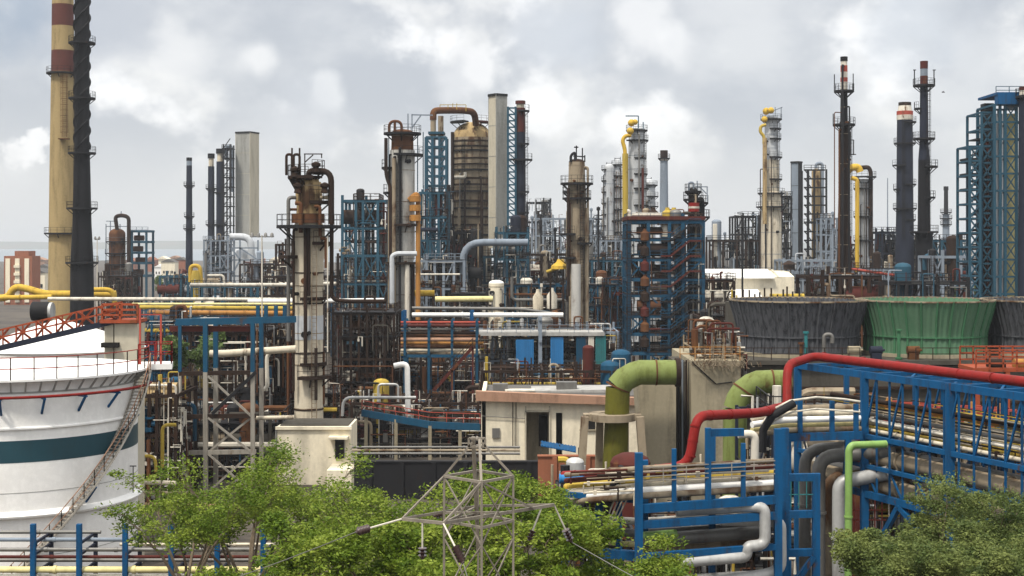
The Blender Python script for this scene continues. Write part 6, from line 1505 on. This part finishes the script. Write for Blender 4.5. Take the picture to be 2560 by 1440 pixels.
fine_lines(t, 46, lambda u, d_: LPx(1420 + 520 * u, 1236 - 24 * u - 60 * d_, .2 + 2.6 * ((d_ * 7) % 1)), None, ['brown_shell', 'dark_rust', 'beige_shell', 'dull_silver', 'white_pipe', 'yellow_dull', 'maroon'])
# silver loops at the right end of the platform
LOOP = [([LPx(1690, 1278, 1.2), LPx(1872, 1266, .2), LPx(1912, 1268, -.2), LPx(1913, 1362, -.2), LPx(1868, 1366, -.1), LPx(1866, 1392, -.1), LPx(1600, 1412, .2)], .26, 'silver', .45, 'silver pipe looping out and back at the right end of the blue platform'),
        ([LPx(1800, 1300, 1.4), LPx(1930, 1302, .6), LPx(1951, 1310, .4), LPx(1952, 1426, .4), LPx(1900, 1440, .6), LPx(1700, 1452, 1)], .27, 'silver', .6, 'lower silver pipe bending down right of the looping one'),
        ([LPx(1600, 1352, 1.6), LPx(1900, 1330, 1.6)], .3, 'dull_silver', .5, 'dull grey pipe lying in the shade under the blue platform'), ([LPx(1600, 1372, 2.4), LPx(1900, 1352, 2.4)], .2, 'brown_shell', .5, 'brown pipe lying in the shade under the blue platform'), ([LPx(1610, 1338, .8), LPx(1690, 1332, .8)], .16, 'green_pipe', .5, 'short pale green pipe in the shade under the blue platform')]
for pts, r, mt, bd, lab in LOOP:
    m = MB(); m.tube(pts, r, 18, bd); tag(m.build('pipe', mt, None, tuple(pts[0])), lab, 'pipe')
m = MB(); m.tube([P(1845, 1086, 69), P(1888, 1084, 69), P(1886, 1180, 69)], .2, 14, .35); tag(m.build('pipe', 'white_pipe', None, tuple(P(1888, 1084, 69))), 'white elbow pipe dropping behind the tallest platform post', 'pipe')
fine_lines(BRIDGE, 60, lambda u, d_: T(-.35 + 1.5 * u, 13.9 + 2.4 * ((d_ * 5) % 1) * d_, .1 + .8 * ((d_ * 9) % 1)), None, ['brown_shell', 'dark_rust', 'beige_shell', 'dull_silver', 'yellow_dull'])
# blue tower bay between platform and bridge
t = thing('pipe_tower', 'narrow blue bay with three cross levels between the platform and the downturned pipes', 'frame', (X(1990, 68), 68, 0))
for px, top in ((1962, 1070), (2040, 1186)):
    for dy in (0, 3): p = P(px, top, 67.5 + dy); MB().beam((p.x, p.y, 0), p, .34).build('post', 'blue', t)
for py in (1192, 1284, 1380):
    m = MB(); m.beam(P(1955, py + 2, 67.5), P(2050, py, 67.5), .26, .34); m.beam(P(1955, py + 2, 70.5), P(2050, py, 70.5), .26, .34); m.beam(P(2040, py, 67.5), P(2040, py, 70.5), .24); m.build('beam', 'blue', t)
MB().beam(P(2034, 1392, 67.4), P(1980, 1470, 67.4), .26).build('brace', 'blue', t)
MB().rail([P(1958, 1270, 67.4), P(2036, 1270, 67.4)], 1.3, .35, .04, mids=1).build('railing', 'teal', t)
# upper platform with curved handrail
t = thing('pipe_platform', 'upper blue platform with curved pale handrail in front of the bridge start', 'platform', (X(2040, 75), 75, 0))
for px, top in ((2000, 1000), (2080, 1002), (2140, 1010)):
    p = P(px, top, 74.5); MB().beam(P(px, 1096, 74.5), p, .24).build('post', 'blue', t)
for px in (1970, 2120):
    for dy in (0, 3): MB().beam((X(px, 74.5), 74.5 + dy, 0), P(px, 1090, 74.5 + dy), .3).build('leg', 'blue', t)
for d in (0, 3): MB().beam(P(1950, 1094, 74.5 + d), P(2155, 1088, 74.5 + d), .26, .42).build('girder', 'blue', t)
MB().tube([P(1905, 1058, 73.5), P(1935, 1022, 73.6), P(1975, 1002, 73.8), P(2040, 993, 74), P(2110, 998, 74.3), P(2150, 1004, 74.4)], .06, 8).build('handrail', 'white_pipe', t)
MB().tube([P(1905, 1085, 73.5), P(1935, 1052, 73.6), P(1980, 1030, 73.8), P(2040, 1022, 74), P(2150, 1030, 74.4)], .05, 8).build('handrail', 'white_pipe', t)
MB().tube([P(1906, 1130, 73.2), P(1908, 1075, 73.2), P(1930, 1040, 73.3), P(1985, 1008, 73.6)], .22, 10).build('slanting_channel', 'dark_steel', t)
for py, d, r, mt, lab in ((1030, 1.0, .15, 'beige_shell', 'beige pipe highest on the upper blue platform'), (1046, .6, .17, 'white', 'white pipe on the upper blue platform'), (1060, 1.5, .17, 'yellow_pale', 'cream-yellow pipe on the upper blue platform'), (1072, .5, .15, 'brown_shell', 'brown pipe lowest on the upper blue platform'), (1018, 2.2, .2, 'brown_shell', 'brown pipe at the back of the upper blue platform')):
    m = MB(); m.tube([P(1880, py + 16, 73 + d), P(1960, py + 4, 74 + d), P(2160, py, 75 + d)], r, 12); tag(m.build('pipe', mt, None, tuple(P(1960, py, 74 + d))), lab, 'pipe')
# orange-red railed skid on the far right, behind the bridge
t = thing('pump_skid', 'orange railed platform before the dark fan stack at the right edge', 'platform', (X(2510, 112), 112, 0))
zs = Z(925, 112)
MB().box((X(2520, 112), 114, zs), (S(170, 112), 4, .3)).build('deck', 'orange_red', t)
for dy in (0, 4): MB().rail([(X(2440, 112), 112 + dy, zs), (X(2610, 112), 112 + dy, zs)], 1.6, 1.2, .12, mids=2).build('railing', 'orange_red', t)
for px in (2445, 2520, 2600): MB().beam((X(px, 112), 112.2, 0), (X(px, 112), 112.2, zs), .35).build('leg', 'orange_red', t)
for k, px in enumerate((2470, 2535)): MB().tube([P(px, 912, 113), P(px + 40, 912, 113)], .5, 12).build('pump', ['dark_rust', 'orange_rust'][k], t)
for k in range(5):
    px = 2230 + k * 70; tt = 'rusty red pump frame in the shade behind the blue bridge, ' + ['leftmost', 'second from the left', 'middle one', 'second from the right', 'rightmost'][k]
    Yk = 100; t = thing('pump_stand', tt, 'pump', (X(px, Yk), Yk, 0)); m = MB(); zk = Z(1010 + 4 * k, Yk)
    for dx in (-.9, .9):
        for dy in (0, 1.6): m.beam((X(px, Yk) + dx, Yk + dy, 0), (X(px, Yk) + dx, Yk + dy, zk), .14)
    for z in (zk, zk - 1.2, zk - 2.6): m.beam((X(px, Yk) - .9, Yk, z), (X(px, Yk) + .9, Yk, z), .14); m.beam((X(px, Yk) - .9, Yk + 1.6, z), (X(px, Yk) + .9, Yk + 1.6, z), .14)
    m.build('frame', 'red_old', t); MB().lathe(X(px, Yk), Yk + .8, [(.5, zk - 2.6), (.55, zk - 1.2), (.3, zk - .4), (.2, zk + .4)], 12).build('pump', 'orange_rust', t)

# shaded jumble below and behind the blue bridge and platform
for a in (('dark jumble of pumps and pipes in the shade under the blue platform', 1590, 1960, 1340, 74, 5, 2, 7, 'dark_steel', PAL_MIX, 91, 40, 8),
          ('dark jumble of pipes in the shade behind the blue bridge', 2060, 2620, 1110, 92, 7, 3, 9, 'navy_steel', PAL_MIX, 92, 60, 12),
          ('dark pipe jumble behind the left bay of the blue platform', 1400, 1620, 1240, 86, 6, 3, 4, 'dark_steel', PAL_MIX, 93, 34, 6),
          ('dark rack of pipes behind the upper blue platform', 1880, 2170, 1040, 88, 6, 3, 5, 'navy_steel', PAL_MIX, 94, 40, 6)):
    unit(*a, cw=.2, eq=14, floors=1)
# ------------------------------------------------------------------ small lattice pylon in the foreground
t = thing('lattice_pylon', 'weathered grey lattice pylon with a crossarm and dark insulators in front of the trees', 'pylon', (-.8, 34, 0))
lg = [Vector((-1.65, 34, 0)), Vector((-.72, 33.15, 0)), Vector((.03, 34, 0)), Vector((-.84, 34.85, 0))]
ZB = 18.38
m = MB()
for q in lg: m.beam(q, q + Vector((0, 0, ZB)), .055)
def lv(i, z): q = lg[i % 4]; return Vector((q.x, q.y, z))
z = ZB
while z > 1:
    z2 = z - 1.5
    for i in range(4):
        m.beam(lv(i, z), lv(i + 1, z2), .03)
        if i < 2: m.beam(lv(i + 1, z), lv(i, z2), .03)
    z = z2
for i in range(4): m.beam(lv(i, ZB), lv(i + 1, ZB), .06); m.beam(lv(i, 17.3), lv(i + 1, 17.3), .06)
m.build('body', 'pylon_steel', t)
m = MB(); ap = Vector((-.85, 34, 19.3))
m.beam(lv(3, ZB - 2), ap + Vector((-.1, .25, 0)), .085); m.beam(lv(1, ZB - .2), ap + Vector((.06, -.15, 0)), .06)
m.beam(lv(0, ZB), ap + Vector((-.12, 0, -.1)), .05); m.beam(lv(2, ZB), ap + Vector((.12, 0, -.1)), .05)
for dz in (0, -.2): m.beam(ap + Vector((-.2, 0, dz)), ap + Vector((.2, 0, dz)), .05); m.beam(ap + Vector((0, -.2, dz)), ap + Vector((0, .2, dz)), .05)
m.beam(ap + Vector((-.2, 0, 0)), ap + Vector((-.2, 0, -.2)), .05); m.beam(ap + Vector((.2, 0, 0)), ap + Vector((.2, 0, -.2)), .05)
m.build('peak', 'pylon_steel', t)
za = 17.5; LT_, RT_ = P(1005, 1300, 33.2), P(1385, 1260, 35.0); FC = P(1108, 1308, 32.7); LT_.z = RT_.z = FC.z = za
m = MB(); m.beam(LT_, FC, .05, .075); m.beam(FC, RT_, .05, .075); m.beam(LT_, lv(3, za), .04, .06); m.beam(lv(3, za), RT_, .04, .06); m.beam(lv(0, za), lv(2, za), .05)
m.beam(FC, lv(1, ZB), .05); m.beam(LT_, lv(0, ZB), .04); m.beam(FC, lv(3, za), .05); m.beam(lv(1, ZB), RT_.lerp(lv(2, za), .5), .04)
m.build('crossarm', 'pylon_steel', t)
def insul(p, q, n=5, r=.105):
    """rod from p to q with a stack of porcelain sheds near q"""
    rod = MB().tube([p, q], .022, 6).build('insulator_rod', 'white_pipe', t)
    d0 = (q - p).normalized()
    m = MB()
    for k in range(n):
        c = q - d0 * (.06 + .085 * k); m.tube([c - d0 * .035, c - d0 * .005, c + d0 * .03], r, 12, 0, r * .45)
    m.tube([q - d0 * .085 * n, q], .04, 8)
    m.build('insulator', 'porcelain', rod)
insul(FC, P(1158, 1408, 32.0)); insul(LT_, P(890, 1330, 32.2), 4); insul(RT_.lerp(FC, .12) + Vector((0, 0, -.02)), P(1322, 1352, 34.6), 3)
insul(RT_, P(1428, 1355, 35.2), 4); insul(LT_.lerp(FC, .5), P(1056, 1398, 33.0), 3); insul(lv(3, za), P(1085, 1290, 35.2), 3, .09)
# conductors
for a, b2, lab in ((P(1158, 1408, 32.0), Vector((3.5, 12, 10)), 'pale cable leaving the front insulator of the pylon downward'), (P(890, 1330, 32.2), Vector((-16, 38, 13)), 'pale cable running left from the pylon through the treetops'), (P(1428, 1355, 35.2), Vector((14, 22, 13.5)), 'pale cable running down right from the right insulator of the pylon')):
    pts = [a.lerp(b2, i / 14) - Vector((0, 0, 1.2 * 4 * (i / 14) * (1 - i / 14) * .35)) for i in range(15)]
    m = MB(); m.tube(pts, .012, 6); tag(m.build('power_cable', 'dull_silver', None, tuple(a)), lab, 'cable')

# ------------------------------------------------------------------ trees
def tree(name, label, px, top, Y, rad, seed, leaf='leaf_light', ls=.13, nleaf=9000, nclump=26, depth=.9, cat='tree', group=None, spread=1., airy=False):
    rg = random.Random(seed); nr = np.random.default_rng(seed)
    x, zt = X(px, Y), Z(top, Y)
    t = thing(name, label, cat, (x, Y, 0), group)
    zc = zt - rad * depth                       # crown centre
    fork = max(1.5, zc - rad * 1.5)
    tr = MB(); tr.tube([(x, Y, 0), (x + rg.uniform(-.2, .2), Y, fork * .5), (x + rg.uniform(-.2, .2), Y, fork)], .05 * rad + .12, 10, 0, .03 * rad + .06)
    tips = []
    nl = 7
    for k in range(nl):
        a = 2 * PI * k / nl + rg.uniform(-.4, .4); q0 = Vector((x, Y, fork - rg.uniform(0, .6)))
        d1 = Vector((math.cos(a) * rad * rg.uniform(.45, .75) * spread, math.sin(a) * rad * rg.uniform(.45, .75), rg.uniform(.75, 1.3) * rad))
        q1 = q0 + d1 * .5 + Vector((rg.uniform(-.2, .2), rg.uniform(-.2, .2), .2)); q2 = q0 + d1
        tr.tube([q0, q1, q2], .022 * rad + .03, 7, 0, .018)
        for j in range(5):
            b2 = q1.lerp(q2, rg.uniform(.1, 1.0)); aa = a + rg.uniform(-1.3, 1.3)
            e_ = b2 + Vector((math.cos(aa) * rad * .4 * spread, math.sin(aa) * rad * .4, rg.uniform(.1, .65) * rad)) * rg.uniform(.6, 1.15)
            mid = b2.lerp(e_, .5) + Vector((0, 0, .12 * rad * rg.random())); tr.tube([b2, mid, e_], .022, 5, 0, .008); tips.append(e_)
            for q in range(3):
                e2 = mid.lerp(e_, rg.random()) + Vector((rg.uniform(-1, 1), rg.uniform(-1, 1), rg.uniform(-.2, .7))) * rad * .22
                tr.tube([mid, e2], .012, 4, 0, .005); tips.append(e2)
    kz = zt / max(q.z for q in tips); tr.v = [(a, b2, c * kz) for a, b2, c in tr.v]; tips = [Vector((q.x, q.y, q.z * kz)) for q in tips]
    tr.build('trunk', 'bark', t)
    # leaves: sprays of small blades around the branch tips, denser on top
    if airy: tips = [q for q in tips if q.z > zt - 1.25 * rad] or tips
    rg.shuffle(tips); per = max(10, nleaf // len(tips)); C = []; 
    for tp in tips:
        s = rad * rg.uniform(.13, .27); n = int(per * rg.uniform(.4, 1.7))
        pt = nr.normal(0, 1, (n, 3)); pt /= np.linalg.norm(pt, axis=1)[:, None]; pt *= (nr.random(n) ** .5)[:, None]
        pt *= np.array([s * 1.25, s * 1.25, s * .62]); C.append(pt + np.array(tp))
    C = np.concatenate(C); n = len(C)
    u = nr.normal(0, 1, (n, 3)); u[:, 2] *= .45; u /= np.linalg.norm(u, axis=1)[:, None]
    w0 = nr.normal(0, 1, (n, 3)); v = np.cross(u, w0); v /= np.linalg.norm(v, axis=1)[:, None]
    L_ = (ls * (.6 + .8 * nr.random(n)))[:, None]; W_ = L_ * .42
    V = np.empty((n, 4, 3)); V[:, 0] = C - u * L_; V[:, 1] = C + v * W_; V[:, 2] = C + u * L_; V[:, 3] = C - v * W_
    V = V.reshape(-1, 3) - np.array([x, Y, 0])
    me = bpy.data.meshes.new('crown'); me.vertices.add(n * 4); me.vertices.foreach_set('co', V.astype(np.float32).ravel())
    me.loops.add(n * 4); me.loops.foreach_set('vertex_index', np.arange(n * 4, dtype=np.int32)); me.polygons.add(n)
    me.polygons.foreach_set('loop_start', np.arange(0, n * 4, 4, dtype=np.int32)); me.polygons.foreach_set('loop_total', np.full(n, 4, dtype=np.int32))
    me.materials.append(M[leaf]); me.update(calc_edges=True)
    o = bpy.data.objects.new('crown', me); COL.objects.link(o); o.parent = t
    return t
TREES = [(465, 1185, 57, 2.5, 'feathery light green tree nearest the white tank'), (620, 1140, 60, 3.0, 'feathery light green tree standing left of the cream hut'), (770, 1140, 62, 2.6, 'feathery light green tree rising in front of the cream hut'), (940, 1165, 57, 3.2, 'feathery tree between the cream hut and the pylon'), (1120, 1195, 53, 2.8, 'feathery tree right behind the pylon head'), (1285, 1158, 57, 2.3, 'bright feathery tree just right of the pylon, under the brick wall'),
         (860, 1290, 45, 2.4, 'dense bright green tree low in front, left of the pylon'), (1010, 1345, 42, 2.2, 'dense green treetop at the bottom edge just left of the pylon'), (700, 1370, 44, 1.9, 'low green treetop at the bottom edge under the cable'), (1330, 1265, 45, 2.2, 'green treetop right of the pylon below its crossarm'), (1560, 1372, 50, 2.2, 'low green treetop at the foot of the blue platform'), (1420, 1390, 46, 1.8, 'low green treetop between the pylon and the blue platform'), (1210, 1395, 41, 1.8, 'low green treetop at the bottom edge behind the pylon legs')]
for i, (px, top, Yt, rad, lab) in enumerate(TREES):
    tree('tree', lab, px, top, Yt, rad, 100 + i, 'leaf_light', .074, (11000 if i < 3 else 13000 if i < 6 else 20000) if rad > 2.1 else 16000, spread=1.2, airy=i < 6)
for i, (px, top, Yt, rad, lab) in enumerate(((2420, 1235, 46, 2.6, 'dark small-leaved tree filling the lower right corner'), (2545, 1225, 48, 2.4, 'dark small-leaved tree at the right edge under the blue bridge'), (2275, 1335, 43, 2.0, 'dark small-leaved treetop left in the lower right corner'), (2390, 1350, 40, 2.2, 'dark small-leaved treetop at the bottom edge of the lower right corner'), (2540, 1360, 40, 2.2, 'dark small-leaved treetop in the extreme lower right corner'))):
    tree('tree', lab, px, top, Yt, rad, 300 + i, 'leaf_dark', .055, 42000, depth=.95)
for i, (px, top, Yt, rad, lab) in enumerate(((482, 832, 150, 2.6, 'dark green tree seen through the blue portal'), (2402, 700, 285, 4, 'green tree glimpsed right of the black stack foot'), (420, 690, 480, 5, 'distant green tree left of the thin dark stack'))):
    tree('tree', lab, px, top, Yt, rad, 400 + i, 'leaf_far', .3, 4000)
# ------------------------------------------------------------------ bird
p = P(2358, 231, 300)
t = thing('bird', 'tiny dark bird flying right of the tall black stack', 'bird', tuple(p))
MB().tube([p + Vector((-.30, 0, 0)), p + Vector((-.15, 0, .03)), p + Vector((.1, 0, .02)), p + Vector((.24, 0, .06)), p + Vector((.34, 0, .05))], .085, 10).build('body', 'bird', t)
for s_ in (-1, 1):
    m = MB(); m.add([p + Vector((.12, 0, .06)), p + Vector((.05, s_ * .32, .28)), p + Vector((-.12, s_ * .62, .2)), p + Vector((-.16, s_ * .3, .2)), p + Vector((-.12, 0, .05))] + [p + Vector((.12, 0, .03)), p + Vector((.05, s_ * .32, .25)), p + Vector((-.12, s_ * .62, .17)), p + Vector((-.16, s_ * .3, .17)), p + Vector((-.12, 0, .02))], [(0, 1, 2, 3, 4), (9, 8, 7, 6, 5), (0, 5, 6, 1), (1, 6, 7, 2), (2, 7, 8, 3), (3, 8, 9, 4), (4, 9, 5, 0)]); m.build('wing', 'bird', t)
# ------------------------------------------------------------------ the air
hb = MB().box((0, 4900, 55), (17000, 10000, 112)).build('haze', 'white', smooth=0)
tag(hb, kind='stuff')
m = bpy.data.materials.new('haze'); m.use_nodes = True; t = m.node_tree; t.nodes.clear()
pv = t.nodes.new("ShaderNodeVolumePrincipled"); pv.inputs['Color'].default_value = (.86, .90, .95, 1); pv.inputs['Density'].default_value = .00014; pv.inputs['Anisotropy'].default_value = .2
ou = t.nodes.new("ShaderNodeOutputMaterial"); t.links.new(pv.outputs[0], ou.inputs['Volume'])
hb.data.materials.clear(); hb.data.materials.append(m)
